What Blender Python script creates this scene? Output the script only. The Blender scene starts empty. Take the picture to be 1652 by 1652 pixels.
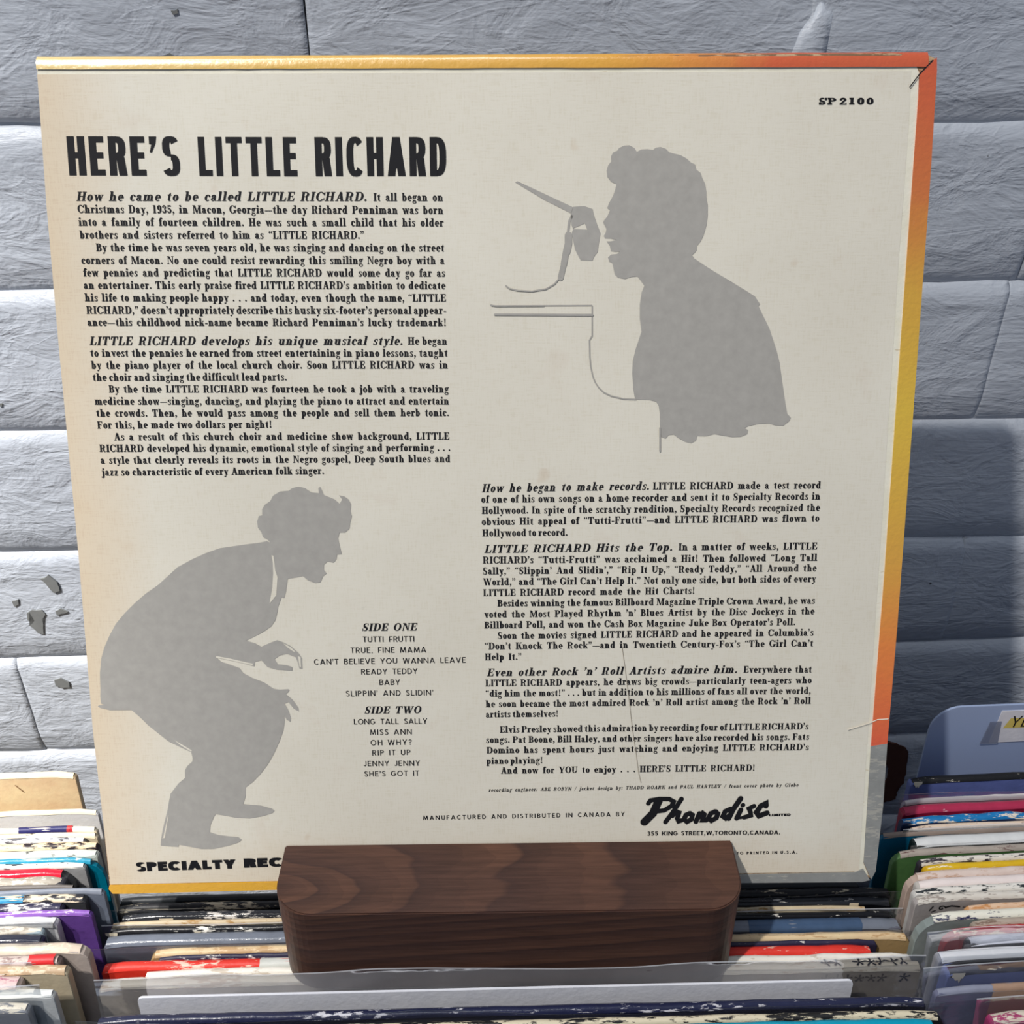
import bpy, bmesh, math, random
from mathutils import Vector, Matrix, noise, geometry
R = random.Random(7)
SC = bpy.context.scene
COL = SC.collection

# ---------------------------------------------------------------- camera, world, lights, exposure
CAM_LOC=(0,0,0.66850)
CAM_RIGHT=(0.999889,-0.014866,0.000331);CAM_UP=(0.007373,0.514985,0.857167);CAM_FWD=(0.012913,0.857070,-0.515038)
cam = bpy.data.cameras.new('camera')
cam.sensor_width = 36.0; cam.sensor_fit = 'HORIZONTAL'; cam.lens = 36.0
cam.clip_start = .01; cam.clip_end = 50
cam_o = bpy.data.objects.new('camera', cam); COL.objects.link(cam_o)
_r, _u, _f = Vector(CAM_RIGHT), Vector(CAM_UP), Vector(CAM_FWD)
cam_o.matrix_world = Matrix(((_r.x, _u.x, -_f.x, CAM_LOC[0]), (_r.y, _u.y, -_f.y, CAM_LOC[1]), (_r.z, _u.z, -_f.z, CAM_LOC[2]), (0, 0, 0, 1)))
SC.camera = cam_o
SC.view_settings.view_transform = 'Standard'; SC.view_settings.look = 'None'
SC.view_settings.gamma = 1.0; SC.view_settings.use_curve_mapping = False
SC.view_settings.exposure = 0.0
SC.cycles.max_bounces = 8; SC.cycles.transparent_max_bounces = 24
world = bpy.data.worlds.new('world'); SC.world = world; world.use_nodes = True
bg = world.node_tree.nodes['Background']
bg.inputs[0].default_value = (.60, .68, .84, 1); bg.inputs[1].default_value = .34

def lamp(name, kind, loc, aim, power, color, **kw):
    d = bpy.data.lights.new(name, kind); d.energy = power; d.color = color
    for k, v in kw.items(): setattr(d, k, v)
    o = bpy.data.objects.new(name, d); COL.objects.link(o); o.location = loc
    o.rotation_euler = (Vector(aim) - Vector(loc)).to_track_quat('-Z', 'Y').to_euler()
    return o
lamp('ceiling_spot', 'SPOT', (-1.015, -.655, 2.44), (-.30, .40, .48), 205, (1, .955, .90), shadow_soft_size=.030, spot_size=math.radians(52), spot_blend=1.0)
lamp('ceiling_spot', 'SPOT', (-1.30, -.50, 2.30), (-.58, .50, .22), 560, (1, .97, .93), shadow_soft_size=.030, spot_size=math.radians(28), spot_blend=1.0)
lamp('overhead_fill', 'AREA', (-.5, .0, 2.3), (-.5, .0, 0), 9, (.93, .97, 1), shape='RECTANGLE', size=1.2, size_y=.25)  # unseen soft light added overhead for fill and highlights, not a fixture

# ---------------------------------------------------------------- helpers
def lin(c):
    return tuple(((v / 255) / 12.92 if v / 255 <= .04045 else ((v / 255 + .055) / 1.055) ** 2.4) for v in c) + (1.0,)
def new_obj(name, bm, mats, parent=None, smooth=False):
    me = bpy.data.meshes.new(name); bm.to_mesh(me); bm.free()
    return link_mesh(name, me, mats, parent, smooth)
def link_mesh(name, me, mats, parent=None, smooth=False):
    for m in (mats if isinstance(mats, (list, tuple)) else [mats]): me.materials.append(m)
    if smooth:
        for p in me.polygons: p.use_smooth = True
    o = bpy.data.objects.new(name, me); COL.objects.link(o)
    if parent: o.parent = parent
    return o
def empty(name, loc, rot=(0, 0, 0)):
    o = bpy.data.objects.new(name, None); COL.objects.link(o); o.location = loc; o.rotation_euler = rot
    o.empty_display_size = .02
    return o
def tag(o, label=None, cat=None, group=None, kind=None):
    for k, v in (('label', label), ('category', cat), ('group', group), ('kind', kind)):
        if v: o[k] = v
    return o
class NT:
    """tiny node-graph writer"""
    def __init__(s, name):
        s.m = bpy.data.materials.new(name); s.m.use_nodes = True; s.t = s.m.node_tree; s.n = s.t.nodes; s.l = s.t.links
        s.b = s.n['Principled BSDF']; s.out = s.n['Material Output']
    def add(s, typ, ins=None, **kw):
        n = s.n.new('ShaderNode' + typ)
        for k, v in kw.items(): setattr(n, k, v)
        for k, v in (ins or {}).items():
            if hasattr(v, 'is_linked') or isinstance(v, bpy.types.NodeSocket): s.l.new(v, n.inputs[k])
            else: n.inputs[k].default_value = v
        return n
    def coords(s, scale=(1, 1, 1), kind='Object'):
        tc = s.add('TexCoord'); mp = s.add('Mapping', {0: tc.outputs[kind]}); mp.inputs['Scale'].default_value = scale
        return mp.outputs[0]
    def noise(s, co, scale, detail=3, rough=.55, dist=0):
        return s.add('TexNoise', {'Vector': co, 'Scale': scale, 'Detail': detail, 'Roughness': rough, 'Distortion': dist}).outputs['Fac']
    def ramp(s, fac, stops, interp='LINEAR'):
        r = s.add('ValToRGB', {0: fac}); r.color_ramp.interpolation = interp
        e = r.color_ramp.elements
        while len(e) < len(stops): e.new(.5)
        for i, (p, c) in enumerate(stops): e[i].position = p; e[i].color = c if len(c) == 4 else tuple(c) + (1,)
        return r.outputs[0]
    def mix(s, fac, a, b, mode='MIX'):
        m = s.add('Mix', data_type='RGBA', blend_type=mode)
        for i, v in ((0, fac), (6, a), (7, b)):
            if isinstance(v, bpy.types.NodeSocket): s.l.new(v, m.inputs[i])
            else: m.inputs[i].default_value = v
        return m.outputs[2]
    def math(s, op, a, b=0.0, clamp=False):
        m = s.add('Math', {0: a, 1: b}, operation=op); m.use_clamp = clamp
        return m.outputs[0]
    def bump(s, h, strength, dist, normal=None):
        b = s.add('Bump', {'Height': h, 'Strength': strength, 'Distance': dist})
        if normal is not None: s.l.new(normal, b.inputs['Normal'])
        return b.outputs[0]
    def finish(s, color=None, rough=.6, normal=None, spec=.4):
        for k, v in (('Base Color', color), ('Roughness', rough), ('Normal', normal), ('Specular IOR Level', spec)):
            if v is None: continue
            if isinstance(v, bpy.types.NodeSocket): s.l.new(v, s.b.inputs[k])
            else: s.b.inputs[k].default_value = v
        return s.m
GREY = lambda v: (v, v, v, 1)
_cards = {}
def card(face, wear=None, amount=0.0, gloss=.45):
    """printed cardboard: even colour, faint mottling, flakes of the bare board where it is worn"""
    key = (face, wear, amount, gloss)
    if key in _cards: return _cards[key]
    g = NT('printed_card'); co = g.coords()
    col = g.mix(.10, lin(face), g.ramp(g.noise(co, 130, 4), [(.3, GREY(.0)), (.7, GREY(1))]), 'OVERLAY')
    if wear:
        st = g.coords((.3, 1, 1.4))
        f = g.math('ADD', g.math('MULTIPLY', g.noise(st, 620, 4, .65), .6), g.math('MULTIPLY', g.noise(st, 120, 3, .6), .4)); th = .64 - .30 * amount
        col = g.mix(g.ramp(f, [(th, GREY(0)), (th + .035, GREY(1))]), col, lin(wear))
    n = g.bump(g.noise(co, 420, 3), .25, .0006)
    _cards[key] = g.finish(col, gloss, n, .4)
    return _cards[key]
def flat_mat(name, rgb, rough=.6, spec=.35):
    g = NT(name); co = g.coords()
    c = g.mix(.06, lin(rgb), g.ramp(g.noise(co, 260, 3), [(.3, GREY(0)), (.7, GREY(1))]), 'OVERLAY')
    return g.finish(c, rough, None, spec)
def film_mat(name, refl=.10, tint=(.93, .95, .97), fog=.0, gain=.42):
    """clear polythene: lets light through, catches highlights on its creases"""
    g = NT(name); co = g.coords()
    tr = g.add('BsdfTransparent', {0: tint + (1,)})
    st = g.coords((.5, 1, 1.6))
    h = g.math('ADD', g.noise(st, 22, 2, .45, .6), g.math('MULTIPLY', g.noise(st, 90, 2), .12))
    nr = g.bump(h, .8, .006)
    gl = g.add('BsdfGlossy', {'Color': (1, 1, 1, 1), 'Roughness': .12, 'Normal': nr})
    lw = g.add('LayerWeight', {'Blend': .35, 'Normal': nr})
    f = g.math('MULTIPLY_ADD', lw.outputs['Fresnel'], gain); g.n[-1].inputs[2].default_value = refl
    mx = g.add('MixShader', {0: f, 1: tr.outputs[0], 2: gl.outputs[0]})
    last = mx.outputs[0]
    if fog:
        df = g.add('BsdfDiffuse', {0: (.75, .77, .82, 1)})
        last = g.add('MixShader', {0: fog, 1: last, 2: df.outputs[0]}).outputs[0]
    g.l.new(last, g.out.inputs['Surface'])
    return g.m
def flat_polys(bm, polys, y, step=0.0):
    for i, poly in enumerate(polys):
        vs = [bm.verts.new((a, y - step * (i % 24), b)) for a, b in poly]
        try: f = bm.faces.new(vs)
        except ValueError: continue
def face_front(bm):
    bm.normal_update()
    for f in bm.faces:
        if f.normal.y > 0: f.normal_flip()
def tess(pts):
    """triangles of an outline given in tenths of a millimetre"""
    v = [Vector((a / 1e4, b / 1e4, 0)) for a, b in pts]
    return [[(v[i].x, v[i].y) for i in t] for t in geometry.tessellate_polygon([v])]
def ribbon(pts, w):
    P = [Vector((a / 1e4, b / 1e4)) for a, b in pts]; w = w / 2e4
    P = [p for k, p in enumerate(P) if k == 0 or (p - P[k - 1]).length > 1e-7]
    L_, R_ = [], []
    for k, p in enumerate(P):
        d0 = (p - P[k - 1]).normalized() if k else (P[1] - p).normalized()
        d1 = (P[k + 1] - p).normalized() if k < len(P) - 1 else d0
        n0, n1 = Vector((-d0.y, d0.x)), Vector((-d1.y, d1.x))
        m = n0 + n1
        m = m / max(.5, m.length_squared / 2) if m.length > .2 else n0
        L_.append(p + m * w); R_.append(p - m * w)
    polys = [[tuple(L_[k]), tuple(R_[k]), tuple(R_[k + 1]), tuple(L_[k + 1])] for k in range(len(P) - 1)]
    for p, q in ((P[0], P[1]), (P[-1], P[-2])):
        a0 = math.atan2(p.y - q.y, p.x - q.x)
        polys.append([(p.x + w * math.cos(a0 + math.pi * (k / 6 - .5)), p.y + w * math.sin(a0 + math.pi * (k / 6 - .5))) for k in range(7)])
    return polys
def slab(outline, y0, y1, bevel=0, seg=2):
    """prism of an outline (x, z) between two depths"""
    bm = bmesh.new()
    vs = [bm.verts.new((a, y0, b)) for a, b in outline]
    f = bm.faces.new(vs)
    r = bmesh.ops.extrude_face_region(bm, geom=[f])
    bmesh.ops.translate(bm, verts=[v for v in r['geom'] if isinstance(v, bmesh.types.BMVert)], vec=(0, y1 - y0, 0))
    bmesh.ops.recalc_face_normals(bm, faces=bm.faces)
    if bevel:
        ed = [e for e in bm.edges if abs(e.verts[0].co.y - e.verts[1].co.y) < 1e-7]
        bmesh.ops.bevel(bm, geom=ed, offset=bevel, segments=seg, affect='EDGES', profile=.5)
    return bm
def rrect(x0, x1, z0, z1, rt, rb=.0, n=4, jit=0):
    """rectangle with rounded top (rt) and bottom (rb) corners"""
    pts = []
    for cx, cz, r, a in ((x1, z0, rb, -90), (x1, z1, rt, 0), (x0, z1, rt, 90), (x0, z0, rb, 180)):
        if r <= 0: pts.append((cx, cz)); continue
        ox = cx - r if cx == x1 else cx + r; oz = cz - r if cz == z1 else cz + r
        for i in range(n + 1):
            t = math.radians(a + 90 * i / n)
            pts.append((ox + r * math.cos(t), oz + r * math.sin(t)))
    return pts
def box(bm, x0, x1, y0, y1, z0, z1):
    r = bmesh.ops.create_cube(bm, size=1.0)
    for v in r['verts']:
        v.co = Vector((x0 if v.co.x < 0 else x1, y0 if v.co.y < 0 else y1, z0 if v.co.z < 0 else z1))
    return bm
# ---------------------------------------------------------------- lettering
# A small stroke-built type: every letter is a handful of flat polygons, cap height 100.
def _arc(cx, cy, rx, ry, a0, a1, T, t, n=None, p=2.0):
    n = n or max(4, int(abs(a1 - a0) / 18))
    def pt(a, RX, RY):
        c, s = math.cos(a), math.sin(a)
        e = 2.0 / p
        return (cx + RX * math.copysign(abs(c) ** e, c), cy + RY * math.copysign(abs(s) ** e, s))
    o, q = [], []
    for i in range(n + 1):
        a = math.radians(a0 + (a1 - a0) * i / n)
        o.append(pt(a, rx, ry)); q.append(pt(a, max(rx - T, .5), max(ry - t, .5)))
    return [[o[i], o[i + 1], q[i + 1], q[i]] for i in range(n)]
def _rc(x0, y0, x1, y1): return [[(x0, y0), (x1, y0), (x1, y1), (x0, y1)]]
def _dg(x0, y0, x1, y1, w): return [[(x0, y0), (x0 + w, y0), (x1 + w, y1), (x1, y1)]]
def _dot(cx, cy, r, n=8):
    return [[(cx + r * math.cos(6.2832 * i / n), cy + r * math.sin(6.2832 * i / n)) for i in range(n)]]
def _comma(x, y, r):
    return _dot(x, y, r) + [[(x + r * .1, y - r), (x + r, y), (x + r * .9, y - r), (x - r * .6, y - 3.0 * r), (x - r * .9, y - 2.8 * r)]]

def serif_glyph(ch, T=23, t=8, X=69):
    P = []; S = 9; k = T * .5
    def st(x, y0=0, y1=100, b=1, h=1, TT=None):           # thick stem, slab serifs (b / h: 1 both, 2 left only, 0 none)
        W_ = TT or T
        P.extend(_rc(x, y0, x + W_, y1))
        if b: P.extend(_rc(x - S, y0, x + W_ + (S if b == 1 else 0), y0 + t))
        if h: P.extend(_rc(x - S, y1 - t, x + W_ + (S if h == 1 else 0), y1))
    def sf(xc, y, h=15): P.extend(_rc(xc - h, y, xc + h, y + t))
    def arc(*a, **kw): P.extend(_arc(*a, **kw))
    if ch == 'A':
        P.extend(_dg(14, 0, 38, 100, 9)); P.extend(_dg(56, 0, 32, 100, T + 3)); P.extend(_rc(26, 30, 62, 30 + t)); sf(18, 0); sf(70, 0, 18); w = 88
    elif ch == 'B':
        st(9, b=2, h=2); arc(36, 75, 32, 25, -90, 90, T, t); arc(38, 27, 36, 27, -90, 90, T, t)
        for y in (0, 50, 92): P.extend(_rc(20, y, 40, y + t))
        w = 75
    elif ch in 'CG':
        arc(44, 50, 42, 52, 38, 322, T, t, n=18); P.extend(_rc(77, 62, 77 + t, 100)); P.extend([[(77, 62), (77, 80), (66, 90)]])
        if ch == 'C': P.extend(_rc(78, 8, 78 + t, 34)); w = 86
        else: st(64, 6, 42, b=0, h=1, TT=T - 2); w = 94
    elif ch == 'D':
        st(9, b=2, h=2); P.extend(_rc(20, 0, 46, t)); P.extend(_rc(20, 92, 46, 100)); arc(42, 50, 42, 50, -90, 90, T + 1, t); w = 86
    elif ch in 'EF':
        st(9, b=2 if ch == 'E' else 1, h=2); P.extend(_rc(30, 92, 68, 100)); P.extend(_rc(30, 48, 52, 48 + t)); P.extend([[(68, 100), (68, 68), (64, 68), (54, 92)]])
        P.extend(_rc(50, 34, 54, 70))
        if ch == 'E': P.extend(_rc(30, 0, 70, t)); P.extend([[(70, 0), (72, 34), (67, 34), (56, t)]])
        w = 74
    elif ch == 'H': st(9); st(86 - T - 9 + 2); P.extend(_rc(28, 47, 62, 47 + t)); w = 90
    elif ch == 'I': st(9); w = 42
    elif ch == 'J': st(30, 20, 100, b=0); arc(30 + T - 25, 22, 25, 24, -180, 0, T, t); P.extend(_dot(13, 20, 11)); w = 64
    elif ch == 'K': st(9); P.extend(_dg(36, 46, 68, 100, 8)); P.extend(_dg(58, 0, 38, 60, T + 3)); sf(72, 92, 14); sf(72, 0, 17); w = 90
    elif ch == 'L': st(9, b=2); P.extend(_rc(30, 0, 66, t)); P.extend([[(68, 0), (70, 40), (65, 40), (54, t)]]); w = 72
    elif ch == 'M': P.extend(_rc(12, 0, 12 + t, 100)); st(82, TT=T); P.extend([[(12, 100), (36, 100), (58, 22), (54, 0), (48, 0)]]); P.extend(_dg(50, 0, 82, 100, 8)); sf(16, 0, 14); P.extend(_rc(2, 92, 20, 100)); w = 116
    elif ch == 'N': P.extend(_rc(13, 0, 13 + t, 100)); P.extend(_rc(70, 0, 70 + t, 100)); P.extend([[(10, 100), (36, 100), (78, 0), (68, 0)]]); sf(17, 0, 14); sf(74, 92, 14); P.extend(_rc(2, 92, 18, 100)); w = 90
    elif ch in 'OQ': arc(44, 50, 42, 52, 0, 360, T, t, n=22); w = 88
    elif ch in 'PR':
        st(9, h=2); P.extend(_rc(20, 92, 44, 100)); P.extend(_rc(20, 44, 44, 44 + t)); arc(40, 72, 36, 28, -90, 90, T, t); w = 78
        if ch == 'R': P.extend([[(46, 46), (64, 44), (68, 12), (76, 4), (86, 8), (86, 2), (66, -2), (50, 8), (48, 36)]]); w = 88
    elif ch == 'S':
        arc(33, 75, 27, 27, 45, 200, T - 4, t); arc(34, 25, 29, 27, -135, 20, T - 3, t); P.extend([[(6, 70), (12, 56), (56, 38), (63, 22), (58, 46), (22, 68)]])
        P.extend(_rc(54, 66, 54 + t - 1, 100)); P.extend(_rc(5, 0, 5 + t - 1, 34)); P.extend([[(8, 50), (25, 68), (60, 46), (46, 30)]]); w = 68
    elif ch == 'T':
        st(28, h=0); P.extend(_rc(2, 92, 78, 100)); P.extend([[(2, 100), (2, 64), (7, 64), (18, 93)]]); P.extend([[(78, 100), (78, 64), (73, 64), (62, 93)]]); w = 80
    elif ch == 'U': st(9, 28, 100, b=0); P.extend(_rc(66, 30, 66 + t, 100)); arc(41.5, 30, 32.5, 32, -180, 0, T - 4, t + 2); sf(70, 92, 14); w = 86
    elif ch == 'V': P.extend(_dg(36, 0, 8, 100, T + 2)); P.extend(_dg(42, 0, 68, 100, 8)); sf(18, 92, 18); sf(72, 92, 13); w = 86
    elif ch == 'W':
        P.extend(_dg(32, 0, 6, 100, T)); P.extend(_dg(38, 0, 58, 100, 8)); P.extend(_dg(76, 0, 48, 100, T)); P.extend(_dg(82, 0, 106, 100, 8)); sf(16, 92, 17); sf(60, 92, 16); sf(108, 92, 12); w = 122
    elif ch == 'X': P.extend(_dg(52, 0, 8, 100, T)); P.extend(_dg(12, 0, 64, 100, 8)); sf(16, 0, 13); sf(66, 0, 16); sf(20, 92, 16); sf(68, 92, 13); w = 84
    elif ch == 'Y': st(30, 0, 46, h=0); P.extend(_dg(32, 40, 6, 100, T)); P.extend(_dg(46, 42, 70, 100, 8)); sf(17, 92, 17); sf(74, 92, 13); w = 86
    elif ch == 'Z': P.extend(_dg(4, 4, 46, 96, T)); P.extend(_rc(8, 92, 70, 100)); P.extend(_rc(4, 0, 70, t)); w = 76
    elif ch == 'a':
        P.extend(_rc(28, 10, 28 + T - 3, X - 18)); arc(26, X - 21, 22, 22, 0, 165, T - 3, t); P.extend(_dot(13, X - 19, 9)); arc(25, 19, 23, 20, 0, 360, T - 5, t); P.extend(_rc(46, 0, 60, t)); P.extend([[(28, 12), (48, 14), (52, 0), (44, 0)]]); w = 60
    elif ch == 'b': st(7, 0, 104, b=0, h=2); arc(34, X / 2, 27, X / 2 + 1.5, -150, 150, T, t); w = 66
    elif ch == 'c': arc(30, X / 2, 28, X / 2 + 1.5, 45, 318, T, t); P.extend(_dot(46, X - 18, 9.5)); w = 54
    elif ch == 'd': st(37, 0, 104, b=0, h=2); P.extend(_rc(50, 0, 37 + T + 8, t)); arc(31, X / 2, 29, X / 2 + 1.5, 30, 330, T, t); w = 70
    elif ch == 'e': arc(30, X / 2, 28, X / 2 + 1.5, 0, 318, T, t); P.extend(_rc(12, X / 2 - 4, 57, X / 2 + 4)); w = 58
    elif ch == 'f': st(10, 0, 84, h=0); arc(34, 82, 24, 23, 60, 180, T, t); P.extend(_dot(41, 92, 10)); P.extend(_rc(0, X - t, 44, X)); w = 44
    elif ch == 'g':
        arc(27, X - 21, 23, 22, 0, 360, T - 4, t); P.extend(_dot(51, X - 3, 8)); P.extend(_rc(40, X - 10, 52, X - 4)); arc(28, -13, 27, 19, 0, 360, T - 11, t)
        P.extend([[(8, 28), (14, 24), (14, 14), (46, 8), (50, -2), (36, -2), (8, 6)]]); w = 58
    elif ch == 'h': st(8, 0, 104, h=2); arc(8 + 27, X - 25, 27, 26, 0, 150, T, t); st(8 + 54 - T, 0, X - 24, h=0); w = 74
    elif ch == 'i': st(8, 0, X, h=2); P.extend(_dot(8 + k, 92, 13)); w = 40
    elif ch == 'j': st(12, -14, X, b=0, h=2); arc(12 + T - 22, -14, 22, 18, -150, 0, T, t); P.extend(_dot(2, -20, 9)); P.extend(_dot(12 + k, 92, 13)); w = 40
    elif ch == 'k': st(8, 0, 104, h=2); P.extend(_dg(30, 30, 50, X, 8)); P.extend(_dg(44, 0, 30, 42, T)); sf(54, X - t, 12); sf(56, 0, 15); w = 72
    elif ch == 'l': st(8, 0, 104, h=2); w = 40
    elif ch in 'nm':
        st(8, 0, X, h=2); arc(35, X - 25, 27, 26, 0, 150, T, t); st(62 - T, 0, X - 24, h=0); w = 74
        if ch == 'm': arc(62 - T + 27, X - 25, 27, 26, 0, 150, T, t); st(116 - 2 * T, 0, X - 24, h=0); w = 128 - T
    elif ch == 'o': arc(30, X / 2, 28, X / 2 + 1.5, 0, 360, T, t); w = 60
    elif ch == 'p': st(8, -32, X, h=2); arc(36, X / 2, 27, X / 2 + 1.5, -150, 150, T, t); w = 67
    elif ch == 'q': st(37, -32, X, h=0); arc(31, X / 2, 29, X / 2 + 1.5, 30, 330, T, t); w = 66
    elif ch == 'r': st(8, 0, X, h=2); arc(38, X - 22, 18, 22, 60, 170, 7, t); P.extend(_dot(43, X - 11, 10.5)); w = 54
    elif ch == 's':
        arc(25, X - 18, 20, 19, 40, 210, T - 7, t); arc(25, 18, 21, 19, -140, 30, T - 6, t); P.extend([[(5, X - 22), (20, X - 32), (46, 16), (42, 32), (26, 42)], [(6, X - 24), (14, 36), (34, 26), (44, 26), (30, 42)]])
        P.extend(_rc(39, X - 22, 45, X)); P.extend(_rc(4, 0, 10, 22)); w = 50
    elif ch == 't': P.extend(_rc(11, 12, 11 + T - 2, X)); P.extend([[(11, X), (11 + T - 2, X + 22), (11 + T - 2, X)]]); P.extend(_rc(0, X - t, 40, X)); arc(11 + 18, 16, 18, 17, 180, 320, T - 3, t); w = 46
    elif ch == 'u': st(8, 20, X, b=0, h=2); st(42, 0, X, b=0, h=2); P.extend(_rc(52, 0, 42 + T + 8, t)); arc(32, 24, 24, 25, -180, -20, T - 2, t); w = 75
    elif ch == 'v': P.extend(_dg(26, 0, 6, X, T)); P.extend(_dg(32, 0, 48, X, 7)); sf(15, X - t, 15); sf(52, X - t, 11); w = 62
    elif ch == 'w': P.extend(_dg(22, 0, 4, X, T - 2)); P.extend(_dg(29, 0, 42, X, 7)); P.extend(_dg(56, 0, 38, X, T - 2)); P.extend(_dg(62, 0, 76, X, 7)); sf(13, X - t, 14); sf(46, X - t, 12); sf(79, X - t, 11); w = 90
    elif ch == 'x': P.extend(_dg(36, 0, 6, X, T)); P.extend(_dg(8, 0, 44, X, 7)); sf(12, 0, 12); sf(48, 0, 14); sf(15, X - t, 14); sf(47, X - t, 11); w = 64
    elif ch == 'y': P.extend(_dg(26, 0, 6, X, T)); P.extend(_dg(20, -28, 48, X, 7)); sf(15, X - t, 15); sf(52, X - t, 11); P.extend(_dot(14, -23, 9.5)); w = 62
    elif ch == 'z': P.extend(_dg(4, 2, 26, X - 2, T)); P.extend(_rc(6, X - t, 48, X)); P.extend(_rc(4, 0, 50, t)); P.extend(_rc(6, X - 20, 11, X)); P.extend(_rc(45, 0, 50, 20)); w = 54
    elif ch == '1': st(14, 0, 100, h=2); w = 52
    elif ch == '2': arc(30, 72, 26, 29, -20, 190, T - 3, t); P.extend([[(56, 66), (40, 74), (6, 10), (20, 10)]]); P.extend(_rc(4, 0, 58, 14)); P.extend(_rc(52, 0, 58, 26)); P.extend(_dot(14, 70, 10)); w = 62
    elif ch == '0': arc(30, 50, 28, 51, 0, 360, T, t, n=20); w = 60
    elif ch == '3': arc(28, 75, 25, 26, -90, 160, T - 3, t); arc(28, 26, 28, 27, -160, 90, T, t); P.extend(_dot(12, 78, 10)); P.extend(_dot(11, 20, 10)); w = 60
    elif ch == '5': P.extend(_rc(10, 48, 10 + t, 98)); P.extend(_rc(10, 84, 52, 100)); arc(27, 32, 29, 33, -160, 130, T, t); P.extend(_dot(11, 20, 10)); w = 60
    elif ch == '9': arc(30, 68, 28, 33, 0, 360, T, t); arc(24, 46, 34, 48, -100, 20, T, t); P.extend(_dot(14, 8, 10)); w = 60
    elif ch == '.': P.extend(_dot(15, 11, 11.5)); w = 30
    elif ch == ',': P.extend(_comma(15, 11, 11.5)); w = 30
    elif ch == ':': P.extend(_dot(15, 11, 11)); P.extend(_dot(15, 56, 11)); w = 30
    elif ch in "'": P.extend(_comma(13, 92, 11)); w = 27
    elif ch == '"': P.extend(_comma(12, 92, 10)); P.extend(_comma(37, 92, 10)); w = 52
    elif ch == '`':
        for x in (12, 37): P.extend(_dot(x, 80, 10)); P.extend([[(x - 10, 80), (x - 6, 88), (x + 8, 102), (x + 10, 100), (x, 84)]])
        w = 52
    elif ch == '!': P.extend([[(10, 100), (28, 100), (22, 30), (16, 30)]]); P.extend(_dot(19, 11, 11.5)); w = 40
    elif ch == '-': P.extend(_rc(4, 26, 38, 38)); w = 42
    elif ch == '_': P.extend(_rc(2, 29, 98, 37)); w = 100
    elif ch == '/': P.extend(_dg(2, -10, 34, 108, 8)); w = 46
    else: w = 30
    return P, w

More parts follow.
